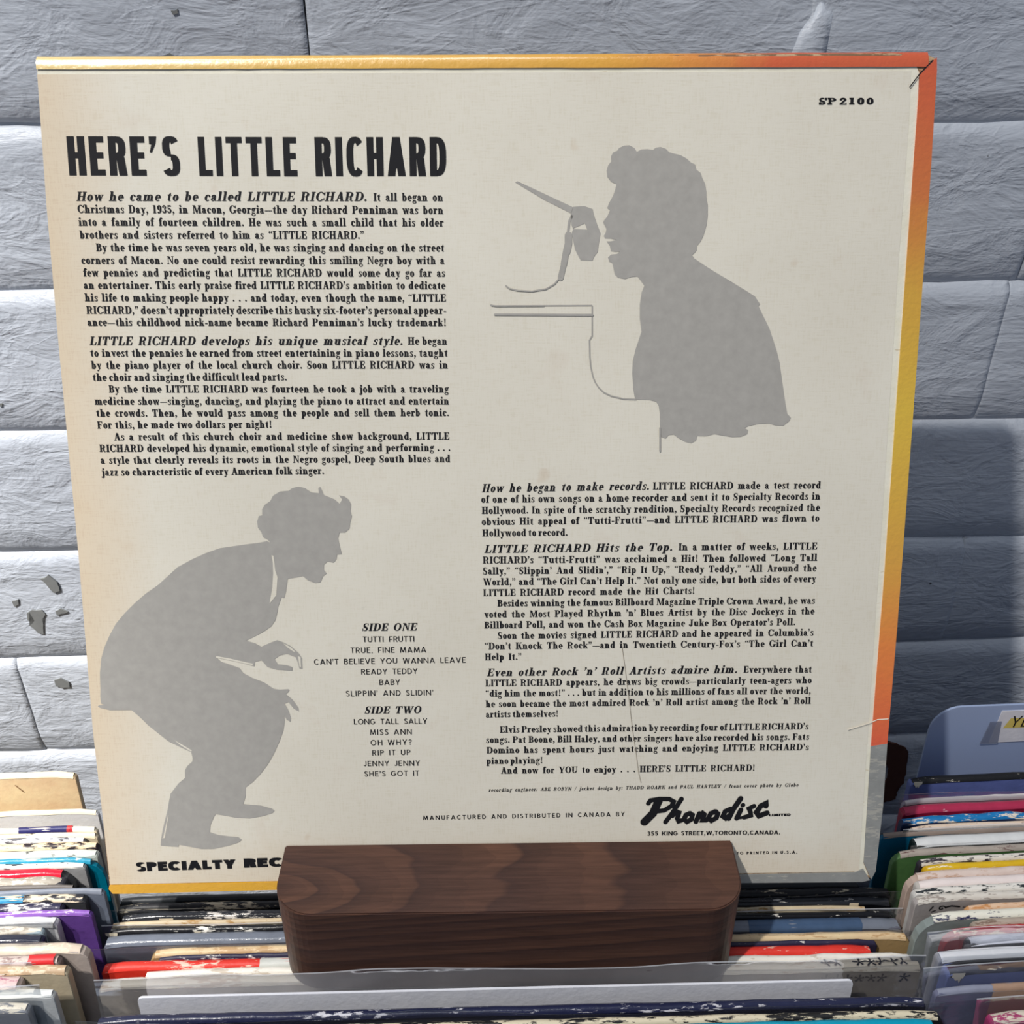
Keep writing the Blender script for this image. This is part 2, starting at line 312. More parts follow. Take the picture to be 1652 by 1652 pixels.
SANS_W = dict(A=.74, B=.56, C=.66, D=.64, E=.50, F=.48, G=.72, H=.64, I=.0, J=.42, K=.70, L=.47, M=.84, N=.70, O=.80, P=.54, R=.58, S=.52, T=.54, U=.62, V=.70, W=1.0, Y=.64)
def sans_glyph(ch, T=14, t=13, wid=None, p=2.0, wm=1.0):
    P = []; H = 100
    wid = wid if wid is not None else SANS_W
    w = wid.get(ch, .56) * 100 * wm if isinstance(wid, dict) else wid
    def arc(*a, **kw): P.extend(_arc(*a, p=p, **kw))
    r = _rc
    if ch == 'A': P += _dg(0, 0, w / 2 - T * .55, H, T * 1.1) + _dg(w - T * 1.1, 0, w / 2 - T * .55, H, T * 1.1) + r(w * .22, 20, w * .78, 20 + t)
    elif ch == 'B':
        P += r(0, 0, T, H) + r(0, 0, w * .5, t) + r(0, H - t, w * .5, H) + r(0, 50 - t / 2 + 3, w * .55, 50 + t / 2 + 3)
        arc(w * .45, 76, w * .5, 25, -90, 90, T, t); arc(w * .48, 27, w * .52, 28, -90, 90, T, t)
    elif ch == 'C': arc(w * .54, 50, w * .54, 51, 42, 318, T, t, n=18)
    elif ch == 'G': arc(w * .5, 50, w * .52, 51, 42, 345, T, t, n=18); P += r(w * .55, 38, w, 38 + t) + r(w - T, 22, w, 48)
    elif ch == 'D': P += r(0, 0, T, H) + r(0, 0, w * .45, t) + r(0, H - t, w * .45, H); arc(w * .42, 50, w * .58, 50, -90, 90, T, t, n=14)
    elif ch == 'E': P += r(0, 0, T, H) + r(0, 0, w, t) + r(0, H - t, w * .98, H) + r(0, 50 - t / 2 + 2, w * .92, 50 + t / 2 + 2)
    elif ch == 'F': P += r(0, 0, T, H) + r(0, H - t, w, H) + r(0, 46 - t / 2, w * .9, 46 + t / 2)
    elif ch == 'H': P += r(0, 0, T, H) + r(w - T, 0, w, H) + r(0, 50 - t / 2 + 2, w, 50 + t / 2 + 2)
    elif ch == 'I': w = T; P += r(0, 0, T, H)
    elif ch == 'J': P += r(w - T, 26, w, H); arc(w / 2, 27, w / 2, 28, -165, 0, T, t)
    elif ch == 'K': P += r(0, 0, T, H) + _dg(T * .6, 38, w - T * 1.2, H, T * 1.2) + _dg(w - T * 1.2, 0, T * 1.35, 58, T * 1.15)
    elif ch == 'L': P += r(0, 0, T, H) + r(0, 0, w, t)
    elif ch == 'M': P += _dg(0, 0, w * .1, H, T) + _dg(w - T, 0, w * .9 - T, H, T) + _dg(w / 2 - T / 2, 6, w * .1, H, T) + _dg(w / 2 - T / 2, 6, w * .9 - T, H, T)
    elif ch == 'N': P += r(0, 0, T, H) + r(w - T, 0, w, H) + _dg(w - T * 1.1, 0, 0, H, T * 1.1)
    elif ch in 'O0': arc(w / 2, 50, w / 2, 51, 0, 360, T, t, n=24)
    elif ch in 'PR':
        P += r(0, 0, T, H) + r(0, H - t, w * .5, H) + r(0, 43, w * .5, 43 + t); arc(w * .45, 71.5, w * .53, 28.5, -90, 90, T, t)
        if ch == 'R': P += _dg(w - T * 1.1, 0, w * .42, 48, T * 1.1)
    elif ch == 'S':
        arc(w / 2, 75, w * .47, 26, 25, 270, T, t, n=12); arc(w / 2, 27, w * .5, 28, -155, 90, T, t, n=12)
        P += [[(w * .5, 49), (w * .5, 49 + t), (w * .36, 62), (w * .3, 52)]]
    elif ch == 'T': P += r(w / 2 - T / 2, 0, w / 2 + T / 2, H) + r(0, H - t, w, H)
    elif ch == 'U': P += r(0, 30, T, H) + r(w - T, 30, w, H); arc(w / 2, 31, w / 2, 32, -180, 0, T, t)
    elif ch == 'V': P += _dg(w / 2 - T / 2, 0, 0, H, T) + _dg(w / 2 - T / 2, 0, w - T, H, T)
    elif ch == 'W': P += _dg(w * .27 - T / 2, 0, 0, H, T) + _dg(w * .27 - T / 2, 0, w / 2 - T / 2, H, T) + _dg(w * .73 - T / 2, 0, w / 2 - T / 2, H, T) + _dg(w * .73 - T / 2, 0, w - T, H, T)
    elif ch == 'Y': P += r(w / 2 - T / 2, 0, w / 2 + T / 2, 46) + _dg(w / 2 - T / 2, 40, 0, H, T * 1.08) + _dg(w / 2 - T / 2, 40, w - T, H, T * 1.08)
    elif ch == '3': w = 54 * wm; arc(w * .48, 75, w * .46, 26, -90, 150, T, t); arc(w * .48, 27, w * .5, 28, -150, 90, T, t)
    elif ch == '5': w = 54 * wm; P += r(w * .1, 48, w * .1 + T, H) + r(w * .1, H - t, w * .92, H); arc(w * .46, 32, w * .52, 33, -150, 130, T, t)
    elif ch == '2': w = 56 * wm; arc(w / 2, 72, w / 2, 29, -25, 170, T, t); P += _dg(0, 2, w - T * 1.6, 62, T * 1.4) + r(0, 0, w, t)
    elif ch == '1': w = T + 10; P += r(10, 0, 10 + T, H) + [[(0, 78), (10, H), (10, H - 24)]]
    elif ch == '.': w = T * 1.2; P += _dot(w / 2, T * .6, T * .65)
    elif ch == ',': w = T * 1.2; P += _comma(w / 2, T * .6, T * .6)
    elif ch == "'": w = T * 1.1; P += [[(0, H), (T * 1.05, H), (T * .9, H - 18), (T * .3, H - 42), (T * .02, H - 40), (T * .3, H - 20), (0, H - 20)]]
    elif ch == '?': w = 46; arc(w / 2, 76, w / 2, 25, -60, 170, T, t); P += r(w / 2 - T / 2, 28, w / 2 + T / 2, 56) + _dot(w / 2, 8, T * .65)
    else: w = 30
    return P, w
FACES = {   # face, letter gap, slant, kwargs
    'body': (serif_glyph, 5, 0, {}), 'ital': (serif_glyph, 8, .23, dict(T=22, t=7.5)), 'cred': (serif_glyph, 12, .22, dict(T=20, t=11)),
    'slab': (serif_glyph, 11, 0, dict(T=23, t=21)),
    'head': (sans_glyph, 12, 0, dict(T=20.5, t=15.5, p=2.7, wid=dict(A=.54, C=.49, D=.49, E=.42, H=.49, R=.49, S=.49, L=.42, T=.5))),
    'futu': (sans_glyph, 11, 0, dict(T=12.5, t=12)), 'wide': (sans_glyph, 16, 0, dict(T=15, t=14)),
    'bold': (sans_glyph, 10, 0, dict(T=20, t=18, wm=1.1)), 'extd': (sans_glyph, 9, 0, dict(T=45, t=30, wm=1.75, p=2.5)),
    'smal': (sans_glyph, 18, 0, dict(T=20, t=18)),
    'penn': (sans_glyph, 14, .15, dict(T=10, t=10)),
}
SPACING = {'body': (26, 64, 1.08), 'ital': (26, 70, 1.16), 'futu': (60, 95, 1.22), 'wide': (60, 120, 1.25), 'bold': (40, 80, 1.25), 'smal': (70, 110, 1.3), 'cred': (40, 90, 1.15), 'slab': (30, 60, 9)}
def set_line(face, text, u0, v0, u1, v1, cap, out):
    """justify one line of type between two points of the sheet (metres); polygons go to out"""
    fn, gap, slant, kw = FACES[face]
    lo, hi, xmax = SPACING.get(face, (30, 60, 9))
    sc = cap / 100.0
    L = math.hypot(u1 - u0, v1 - v0) / sc
    words = [[fn(c, **kw) for c in wd] for wd in text.split(' ')]
    tot = sum(sum(g[1] for g in wd) + gap * (len(wd) - 1) for wd in words)
    nsp = len(words) - 1; ngap = sum(len(wd) - 1 for wd in words)
    sp = min(hi, max(lo, (L - tot) / nsp)) if nsp else 0
    xs = min((L - sp * nsp) / tot, xmax)
    if nsp and face in ('body', 'ital') : hi2 = hi * 1.5
    else: hi2 = hi
    rest = L - tot * xs - sp * nsp
    if nsp and hi2 > hi: d = min(rest, (hi2 - sp) * nsp); sp += d / nsp; rest -= d
    g2 = gap * xs + (rest / ngap if ngap else 0)
    dx, dy = (u1 - u0) / (L * sc), (v1 - v0) / (L * sc)
    x = 0.0
    for wd in words:
        for i, (P, w) in enumerate(wd):
            for poly in P:
                out.append([(u0 + (a * xs + b * slant + x) * sc * dx - b * sc * dy, v0 + (a * xs + b * slant + x) * sc * dy + b * sc * dx) for a, b in poly])
            x += w * xs + (g2 if i < len(wd) - 1 else 0)
        x += sp

# ---------------------------------------------------------------- measured outlines (tenths of a millimetre on the sleeve) and rows
SLEEVE_BASE=(-0.00293,0.27916,0.32324); SLEEVE_LEAN=0.34253
OUTLINE=[(-1556,3149),(-1545,3157),(-783,3161),(31,3164),(892,3171),(1411,3174),(1542,3166),(1566,3156),(1570,3111),(1574,2748),(1574,2023),(1572,1089),(1567,333),(1556,46),(1540,10),(1503,-1),(968,1),(-875,-5),(-1502,-14),(-1547,-13),(-1562,18),(-1568,687),(-1562,1387),(-1565,2175),(-1563,2674),(-1560,3046)]
PANEL=[(-1554,3106),(-1170,3108),(-185,3109),(1481,3112),(1485,2937),(1482,2470),(1485,1698),(1487,758),(1489,55),(1485,44),(967,42),(-873,33),(-1554,26),(-1568,687),(-1562,1387),(-1565,2175),(-1563,2674)]
SINGER=[(456,2737),(436,2745),(423,2761),(420,2782),(425,2800),(436,2814),(435,2831),(442,2844),(457,2850),(463,2859),(481,2867),(499,2868),(517,2859),(526,2846),(542,2854),(563,2855),(583,2852),(593,2860),(610,2862),(628,2856),(641,2844),(660,2839),(682,2834),(704,2822),(719,2809),(733,2803),(739,2785),(754,2774),(760,2758),(771,2737),(776,2713),(777,2692),(783,2664),(784,2629),(782,2601),(777,2580),(771,2559),(761,2538),(749,2524),(748,2507),(739,2497),(732,2492),(740,2480),(770,2460),(814,2433),(874,2399),(935,2363),(965,2345),(985,2317),(980,2310),(998,2276),(1022,2232),(1039,2188),(1054,2148),(1067,2104),(1075,2059),(1085,2007),(1095,1955),(1104,1917),(1118,1902),(1113,1890),(1091,1872),(1061,1874),(1038,1881),(1000,1880),(962,1872),(947,1865),(961,1857),(958,1842),(934,1832),(903,1831),(865,1837),(835,1843),(805,1835),(771,1836),(767,1819),(749,1809),(726,1815),(699,1830),(683,1842),(664,1840),(653,1827),(637,1833),(631,1867),(629,1920),(624,1950),(614,1965),(590,1971),(536,1974),(529,2010),(524,2070),(525,2114),(535,2158),(555,2220),(548,2267),(547,2318),(553,2361),(562,2384),(547,2404),(536,2417),(514,2415),(492,2408),(466,2413),(454,2425),(447,2455),(444,2465),(433,2470),(429,2484),(440,2494),(461,2496),(472,2504),(454,2504),(439,2506),(435,2525),(423,2540),(439,2540),(459,2545),(439,2550),(417,2551),(413,2559),(420,2571),(422,2583),(410,2605),(412,2611),(425,2627),(434,2648),(424,2655),(430,2672),(444,2697),(451,2717)]
MICROPHONE=[(303,2660),(343,2662),(372,2652),(377,2631),(387,2603),(401,2568),(395,2533),(392,2504),(381,2490),(373,2473),(330,2475),(319,2494),(310,2512),(304,2540),(298,2568),(302,2583),(353,2581),(344,2603),(302,2585),(297,2596),(295,2617),(293,2635)]
MIC_ROD=[(96,2744),(104,2748),(303,2658),(296,2637),(199,2684)]
CROUCHING=[(-876,1441),(-927,1435),(-1027,1421),(-1082,1402),(-1136,1378),(-1192,1348),(-1227,1317),(-1270,1279),(-1320,1245),(-1362,1210),(-1406,1168),(-1443,1126),(-1470,1081),(-1495,1031),(-1510,988),(-1520,931),(-1523,888),(-1522,902),(-1524,861),(-1527,832),(-1526,802),(-1515,799),(-1536,795),(-1540,791),(-1532,785),(-1494,775),(-1411,775),(-1380,745),(-1349,709),(-1323,685),(-1276,642),(-1238,621),(-1190,596),(-1186,572),(-1188,557),(-1211,536),(-1220,518),(-1221,488),(-1249,464),(-1283,421),(-1291,391),(-1299,354),(-1325,268),(-1335,224),(-1339,196),(-1268,189),(-1265,199),(-1234,192),(-1177,179),(-1126,179),(-1068,192),(-1027,205),(-1012,217),(-1026,230),(-1060,233),(-1105,240),(-1138,253),(-1134,284),(-1117,321),(-1110,330),(-1077,324),(-1032,314),(-976,310),(-924,319),(-884,332),(-875,342),(-885,352),(-927,365),(-998,373),(-987,406),(-984,445),(-956,466),(-926,497),(-893,539),(-865,587),(-840,640),(-824,682),(-816,724),(-817,745),(-808,728),(-794,719),(-791,735),(-800,768),(-813,795),(-798,801),(-778,773),(-759,762),(-760,777),(-782,812),(-806,835),(-797,842),(-791,851),(-796,855),(-830,853),(-852,857),(-889,884),(-932,902),(-967,923),(-980,943),(-1017,958),(-1050,970),(-1068,989),(-1027,982),(-973,965),(-923,949),(-919,968),(-894,974),(-872,946),(-838,935),(-777,930),(-776,945),(-797,953),(-831,957),(-843,978),(-822,993),(-794,999),(-761,985),(-753,960),(-749,939),(-737,938),(-737,981),(-750,1003),(-779,1031),(-806,1046),(-829,1055),(-853,1046),(-891,1029),(-914,1043),(-948,1054),(-927,1065),(-885,1086),(-850,1110),(-832,1135),(-823,1167),(-819,1188),(-804,1226),(-794,1223),(-786,1250),(-777,1299),(-760,1302),(-719,1309),(-700,1292),(-673,1281),(-653,1284),(-642,1308),(-628,1319),(-638,1333),(-637,1353),(-623,1366),(-600,1361),(-589,1374),(-585,1393),(-568,1394),(-577,1442),(-579,1456),(-573,1478),(-552,1478),(-535,1493),(-531,1517),(-524,1541),(-529,1561),(-525,1585),(-534,1605),(-550,1617),(-570,1621),(-559,1605),(-568,1589),(-587,1606),(-626,1623),(-638,1653),(-646,1650),(-645,1630),(-672,1633),(-697,1650),(-720,1655),(-743,1650),(-757,1640),(-790,1637),(-817,1621),(-828,1601),(-849,1587),(-860,1570),(-861,1547),(-874,1544),(-881,1523),(-880,1499),(-868,1482),(-862,1462),(-846,1453),(-836,1442),(-849,1447)]
SLITS=[[(-834,1393),(-830,1362),(-831,1320),(-837,1265),(-851,1201),(-823,1235),(-815,1306),(-822,1331),(-826,1389)],[(-1067,993),(-1013,982),(-926,960),(-930,954),(-1013,975),(-1069,987)],[(-806,1042),(-779,1027),(-760,1006),(-767,1007),(-790,1024)],[(-752,990),(-742,985),(-742,945),(-748,947)],[(-1253,648),(-1216,624),(-1186,603),(-1190,599),(-1227,624)],[(-1299,329),(-1297,328),(-1319,230),(-1334,226),(-1326,230)]]
DRAWN=[([(300,2631),(289,2610),(284,2568)],9),([(286,2561),(286,2533),(280,2505)],27),([(279,2512),(270,2462)],23),([(272,2470),(258,2413)],20),([(258,2416),(236,2391),(206,2374),(155,2366),(104,2369),(74,2376),(61,2386)],5),([(6,2318),(23,2315),(199,2315),(372,2315),(374,2312),(375,2206),(365,2190),(367,2130),(371,2093),(379,2059),(388,2037),(401,2018),(420,2000),(447,1987),(492,1976),(539,1974)],5),([(21,2284),(375,2281)],8),([(631,1867),(633,1780)],6)]
SCRIPT=[([(606,275),(640,312),(662,368)],33),([(620,356),(629,369),(664,375),(704,374),(722,363),(714,344),(685,325),(655,321)],19),([(691,274),(717,312),(753,374)],19),([(718,301),(733,320),(745,315),(738,290),(744,277),(756,281)],19),([(790,311),(773,304),(766,285),(778,274),(796,285),(799,304),(787,311)],20),([(814,274),(827,310)],20),([(821,289),(840,312),(847,306),(840,280),(856,280)],19),([(893,318),(873,310),(864,290),(876,278),(896,290),(901,309),(889,318)],20),([(952,328),(931,318),(922,296),(934,287),(951,302)],20),([(946,287),(962,325),(991,373)],22),([(978,287),(994,324)],20),([(1000,343),(1002,345)],18),([(1046,340),(1026,329),(1033,313),(1035,299),(1008,291)],19),([(1094,339),(1093,350),(1074,340),(1057,312),(1068,296),(1100,309)],22),([(978,287),(1008,291)],12)]
CRACK=[([(503,1023),(516,935),(539,768),(550,677),(567,572),(578,492),(589,447)],2)]
CREASE=[([(1406,665),(1448,678),(1484,690),(1520,706),(1561,708)],4)]
FLAP_TOP=[(-1556,3149),(-1545,3157),(-783,3161),(31,3164),(892,3171),(1411,3174),(1542,3166),(1566,3156),(1511,3109),(1497,3122),(894,3119),(31,3116),(-785,3113),(-1554,3108)]
FLAP_RIGHT=[(1566,3156),(1570,3111),(1574,2748),(1574,2023),(1572,1089),(1566,600),(1502,593),(1508,1313),(1509,2249),(1511,2937),(1511,3107)]
TAPE_RIGHT=[(1566,603),(1567,333),(1556,46),(1540,10),(1505,85),(1502,593)]
TAPE_BOTTOM=[(1535,7),(1503,-1),(968,1),(967,37),(1469,41),(1504,58)]
FLAP_BOTTOM=[(971,1),(-875,-5),(-1502,-14),(-1547,-13),(-1561,7),(-1557,23),(-873,31),(970,37)]
MARGIN=[(-1551,3134),(1489,3146),(1509,3107),(1513,2937),(1511,2249),(1511,1313),(1502,593),(1505,83),(1529,27),(1485,30),(1469,44),(1465,116),(1462,758),(1461,1699),(1460,2470),(1463,2937),(1458,3097),(-1555,3094)]
PRINT=[(0, 'head', 13.1, "HERE'S", -1473, 2772, -1083, 2770),
(0, 'head', 13.1, 'LITTLE', -1017, 2769, -672, 2767),
(0, 'head', 13.1, 'RICHARD', -608, 2767, -147, 2766),
(1, 'ital', 3.12, 'How he came to be called LITTLE RICHARD.', -1456, 2686, -431, 2682),
(1, 'body', 2.72, 'It all began on', -407, 2682, -160, 2681),
(1, 'body', 2.72, 'Christmas Day, 1935, in Macon, Georgia_the day Richard Penniman was born', -1455, 2645, -160, 2637),
(1, 'body', 2.72, 'into a family of fourteen children. He was such a small child that his older', -1455, 2601, -160, 2594),
(1, 'body', 2.72, 'brothers and sisters referred to him as `LITTLE RICHARD."', -1455, 2557, -444, 2552),
(1, 'body', 2.72, 'By the time he was seven years old, he was singing and dancing on the street', -1401, 2513, -159, 2507),
(1, 'body', 2.72, 'corners of Macon. No one could resist rewarding this smiling Negro boy with a', -1457, 2469, -159, 2463),
(1, 'body', 2.72, 'few pennies and predicting that LITTLE RICHARD would some day go far as', -1454, 2426, -157, 2419),
(1, 'body', 2.72, "an entertainer. This early praise fired LITTLE RICHARD's ambition to dedicate", -1456, 2382, -157, 2375),
(1, 'body', 2.72, 'his life to making people happy . . . and today, even though the name, `LITTLE', -1456, 2338, -156, 2331),
(1, 'body', 2.72, 'RICHARD," doesn\'t appropriately describe this husky six-footer\'s personal appear-', -1454, 2294, -155, 2287),
(1, 'body', 2.72, "ance_this childhood nick-name became Richard Penniman's lucky trademark!", -1454, 2251, -156, 2244),
(2, 'ital', 3.12, 'LITTLE RICHARD develops his unique musical style.', -1453, 2182, -317, 2177),
(2, 'body', 2.72, 'He began', -298, 2178, -154, 2177),
(2, 'body', 2.72, 'to invest the pennies he earned from street entertaining in piano lessons, taught', -1453, 2141, -153, 2134),
(2, 'body', 2.72, 'by the piano player of the local church choir. Soon LITTLE RICHARD was in', -1453, 2097, -153, 2091),
(2, 'body', 2.72, 'the choir and singing the difficult lead parts.', -1452, 2053, -744, 2051),
(2, 'body', 2.72, 'By the time LITTLE RICHARD was fourteen he took a job with a traveling', -1397, 2010, -152, 2003),
(2, 'body', 2.72, 'medicine show_singing, dancing, and playing the piano to attract and entertain', -1452, 1966, -151, 1959),
(2, 'body', 2.72, 'the crowds. Then, he would pass among the people and sell them herb tonic.', -1450, 1922, -152, 1916),
(2, 'body', 2.72, 'For this, he made two dollars per night!', -1450, 1878, -807, 1877),
(2, 'body', 2.72, 'As a result of this church choir and medicine show background, LITTLE', -1393, 1834, -152, 1829),
(2, 'body', 2.72, 'RICHARD developed his dynamic, emotional style of singing and performing . . .', -1449, 1791, -149, 1786),
(2, 'body', 2.72, 'a style that clearly reveals its roots in the Negro gospel, Deep South blues and', -1449, 1747, -150, 1744),
(2, 'body', 2.72, 'jazz so characteristic of every American folk singer.', -1448, 1702, -622, 1702),
(3, 'ital', 3.12, 'How he began to make records.', -34, 1629, 595, 1634),
(3, 'body', 2.72, 'LITTLE RICHARD made a test record', 610, 1635, 1245, 1634),
(3, 'body', 2.72, 'of one of his own songs on a home recorder and sent it to Specialty Records in', -37, 1589, 1245, 1592),
(3, 'body', 2.72, 'Hollywood. In spite of the scratchy rendition, Specialty Records recognized the', -35, 1546, 1246, 1548),
(3, 'body', 2.72, 'obvious Hit appeal of `Tutti-Frutti"_and LITTLE RICHARD was flown to', -36, 1503, 1246, 1507),
(3, 'body', 2.72, 'Hollywood to record.', -34, 1459, 290, 1459),
(4, 'ital', 3.12, 'LITTLE RICHARD Hits the Top.', -27, 1394, 689, 1397),
(4, 'body', 2.72, 'In a matter of weeks, LITTLE', 713, 1399, 1244, 1398),
(4, 'body', 2.72, 'RICHARD\'s `Tutti-Frutti" was acclaimed a Hit! Then followed `Long Tall', -33, 1353, 1246, 1353),
(4, 'body', 2.72, 'Sally," `Slippin\' And Slidin\'," `Rip It Up," `Ready Teddy," `All Around the', -34, 1310, 1246, 1312),
(4, 'body', 2.72, 'World," and `The Girl Can\'t Help It." Not only one side, but both sides of every', -33, 1267, 1246, 1269),
(4, 'body', 2.72, 'LITTLE RICHARD record made the Hit Charts!', -33, 1224, 781, 1226),
(4, 'body', 2.72, 'Besides winning the famous Billboard Magazine Triple Crown Award, he was', 21, 1182, 1247, 1183),
(4, 'body', 2.72, "voted the Most Played Rhythm 'n' Blues Artist by the Disc Jockeys in the", -30, 1138, 1247, 1140),
(4, 'body', 2.72, "Billboard Poll, and won the Cash Box Magazine Juke Box Operator's Poll.", -30, 1095, 1175, 1097),
(4, 'body', 2.72, "Soon the movies signed LITTLE RICHARD and he appeared in Columbia's", 21, 1052, 1248, 1054),
(4, 'body', 2.72, '`Don\'t Knock The Rock"_and in Twentieth Century-Fox\'s `The Girl Can\'t', -30, 1010, 1249, 1010),
(4, 'body', 2.72, 'Help It."', -29, 966, 114, 966),
(5, 'ital', 3.12, "Even other Rock 'n' Roll Artists admire him.", -22, 900, 956, 904),
(5, 'body', 2.72, 'Everywhere that', 981, 905, 1249, 903),
(5, 'body', 2.72, 'LITTLE RICHARD appears, he draws big crowds_particularly teen-agers who', -28, 859, 1251, 859),
(5, 'body', 2.72, '`dig him the most!" . . . but in addition to his millions of fans all over the world,', -28, 816, 1250, 815),
(5, 'body', 2.72, "he soon became the most admired Rock 'n' Roll artist among the Rock 'n' Roll", -28, 772, 1252, 773),
(5, 'body', 2.72, 'artists themselves!', -28, 729, 258, 730),
(5, 'body', 2.72, "Elvis Presley showed this admiration by recording four of LITTLE RICHARD's", 27, 665, 1249, 666),
(5, 'body', 2.72, 'songs. Pat Boone, Bill Haley, and other singers have also recorded his songs. Fats', -28, 622, 1254, 622),
(5, 'body', 2.72, "Domino has spent hours just watching and enjoying LITTLE RICHARD's", -26, 578, 1255, 578),
(5, 'body', 2.72, 'piano playing!', -27, 533, 197, 534),
(5, 'body', 2.72, "And now for YOU to enjoy . . . HERE'S LITTLE RICHARD!", 29, 491, 1044, 492),
(6, 'cred', 1.45, 'recording engineer: ABE ROBYN / jacket design by: THADD ROARK and PAUL HARTLEY / front cover photo by Globe', -20, 414, 1220, 422),
(7, 'ital', 3.0, 'SIDE ONE', -502, 1089, -292, 1089),
(7, 'futu', 2.25, 'TUTTI FRUTTI', -499, 1044, -301, 1044),
(7, 'futu', 2.25, 'TRUE, FINE MAMA', -548, 1000, -256, 1000),
(7, 'futu', 2.25, "CAN'T BELIEVE YOU WANNA LEAVE", -691, 954, -104, 957),
(7, 'futu', 2.25, 'READY TEDDY', -510, 912, -292, 913),
(7, 'futu', 2.25, 'BABY', -441, 868, -361, 868),
(7, 'futu', 2.25, "SLIPPIN' AND SLIDIN'", -573, 823, -232, 824),
(7, 'futu', 2.25, 'LONG TALL SALLY', -546, 706, -258, 706),
(7, 'futu', 2.25, 'MISS ANN', -484, 661, -320, 662),
(7, 'futu', 2.25, 'OH WHY?', -483, 617, -321, 618),
(7, 'futu', 2.25, 'RIP IT UP', -478, 574, -327, 575),
(7, 'futu', 2.25, 'JENNY JENNY', -514, 529, -291, 529),
(7, 'futu', 2.25, "SHE'S GOT IT", -512, 485, -295, 486),
(7, 'ital', 3.0, 'SIDE TWO', -504, 750, -283, 750),
(8, 'wide', 1.85, 'MANUFACTURED AND DISTRIBUTED IN CANADA BY', -283, 295, 526, 302),
(8, 'bold', 1.8, '355 KING STREET,W,TORONTO,CANADA.', 618, 216, 1158, 214),
(8, 'extd', 1.05, 'LIMITED', 1108, 294, 1196, 295),
(8, 'smal', 1.25, 'TO PRINTED IN U.S.A.', 984, 127, 1231, 129),
(9, 'extd', 4.0, 'SPECIALTY', -1444, 83, -1044, 92),
(9, 'extd', 4.0, 'RECORDS', -1010, 95, -617, 102),
(10, 'slab', 2.25, 'SP', 1160, 3002, 1224, 3002),
(10, 'slab', 2.25, '2100', 1233, 3002, 1356, 3002)]
ROW_LEFT=[('L01',-0.1920,0.34262,0.0360,0.3275,3.0),
('L02',-0.1819,0.33287,0.0360,0.3135,2.0),
('L03',-0.1792,0.32302,0.0360,0.3135,2.4),
('L04',-0.1778,0.31946,0.0360,0.3135,2.2),
('L05',-0.1820,0.31681,0.0360,0.3135,2.2),
('L06',-0.1755,0.31420,0.0360,0.3135,3.4),
('L07',-0.1742,0.31007,0.0360,0.3135,3.6),
('L08',-0.1711,0.30564,0.0360,0.3135,2.2),
('L09',-0.1774,0.30292,0.0360,0.3135,2.4),
('L10',-0.1817,0.30006,0.0360,0.3135,4.0),
('L11',-0.1827,0.29572,0.0360,0.3135,4.2),
('L12',-0.1759,0.29147,0.0360,0.3135,2.0),
('L13',-0.1651,0.28956,0.0360,0.3135,2.2),
('L14',-0.1716,0.28683,0.0360,0.3135,3.6),
('L15',-0.1795,0.28264,0.0360,0.3135,3.8),
('L16',-0.1667,0.27900,0.0360,0.3135,2.4),
('L17',-0.1792,0.27585,0.0360,0.3135,4.2),
('L18',-0.1832,0.27121,0.0360,0.3135,3.2),
('L19',-0.1820,0.26775,0.0360,0.3135,4.6),
('L20',-0.1626,0.26355,0.0360,0.3135,4.4),
('L21',-0.1717,0.25803,0.0360,0.3135,3.8),
('L22',-0.1671,0.25387,0.0360,0.3135,3.8),
('L23',-0.1834,0.24919,0.0360,0.3135,6.0),
('L24',-0.1687,0.24341,0.0360,0.3135,3.2),
('L25',-0.1761,0.23807,0.0360,0.3135,4.0)]
ROW_RIGHT=[('R01',0.2081,0.36989,0.0420,0.3356,1.2),
('R02',0.1929,0.34698,0.0420,0.3135,4.0),
('R03',0.1852,0.33314,0.0420,0.3135,2.2),
('R04',0.1830,0.32942,0.0420,0.3135,4.6),
('R05',0.1804,0.32247,0.0420,0.3135,3.6),
('R06',0.1831,0.31739,0.0420,0.3135,2.6),
('R07',0.1688,0.31389,0.0420,0.3135,2.2),
('R08',0.1816,0.31142,0.0420,0.3135,5.6),
('R09',0.1708,0.30402,0.0420,0.3135,3.0),
('R10',0.1803,0.29952,0.0420,0.3135,2.8),
('R11',0.1815,0.29619,0.0420,0.3135,3.0),
('R12',0.1731,0.29254,0.0420,0.3135,3.6),
('R13',0.1753,0.28851,0.0420,0.3135,4.0),
('R14',0.1725,0.28409,0.0420,0.3135,3.2),
('R15',0.1717,0.28041,0.0420,0.3135,3.4),
('R16',0.1915,0.27554,0.0420,0.3135,2.4),
('R17',0.1701,0.27194,0.0420,0.3135,3.8),
('R18',0.1912,0.26838,0.0420,0.3135,3.0),
('R19',0.1784,0.26454,0.0420,0.3135,3.4),
('R20',0.1859,0.26116,0.0420,0.3135,4.0),
('R21',0.1714,0.25467,0.0420,0.3135,4.6),
('R22',0.1723,0.24918,0.0420,0.3135,5.4),
('R23',0.1650,0.23869,0.0420,0.3135,2.6),
('R24',0.1811,0.22834,0.0420,0.3135,4.6)]
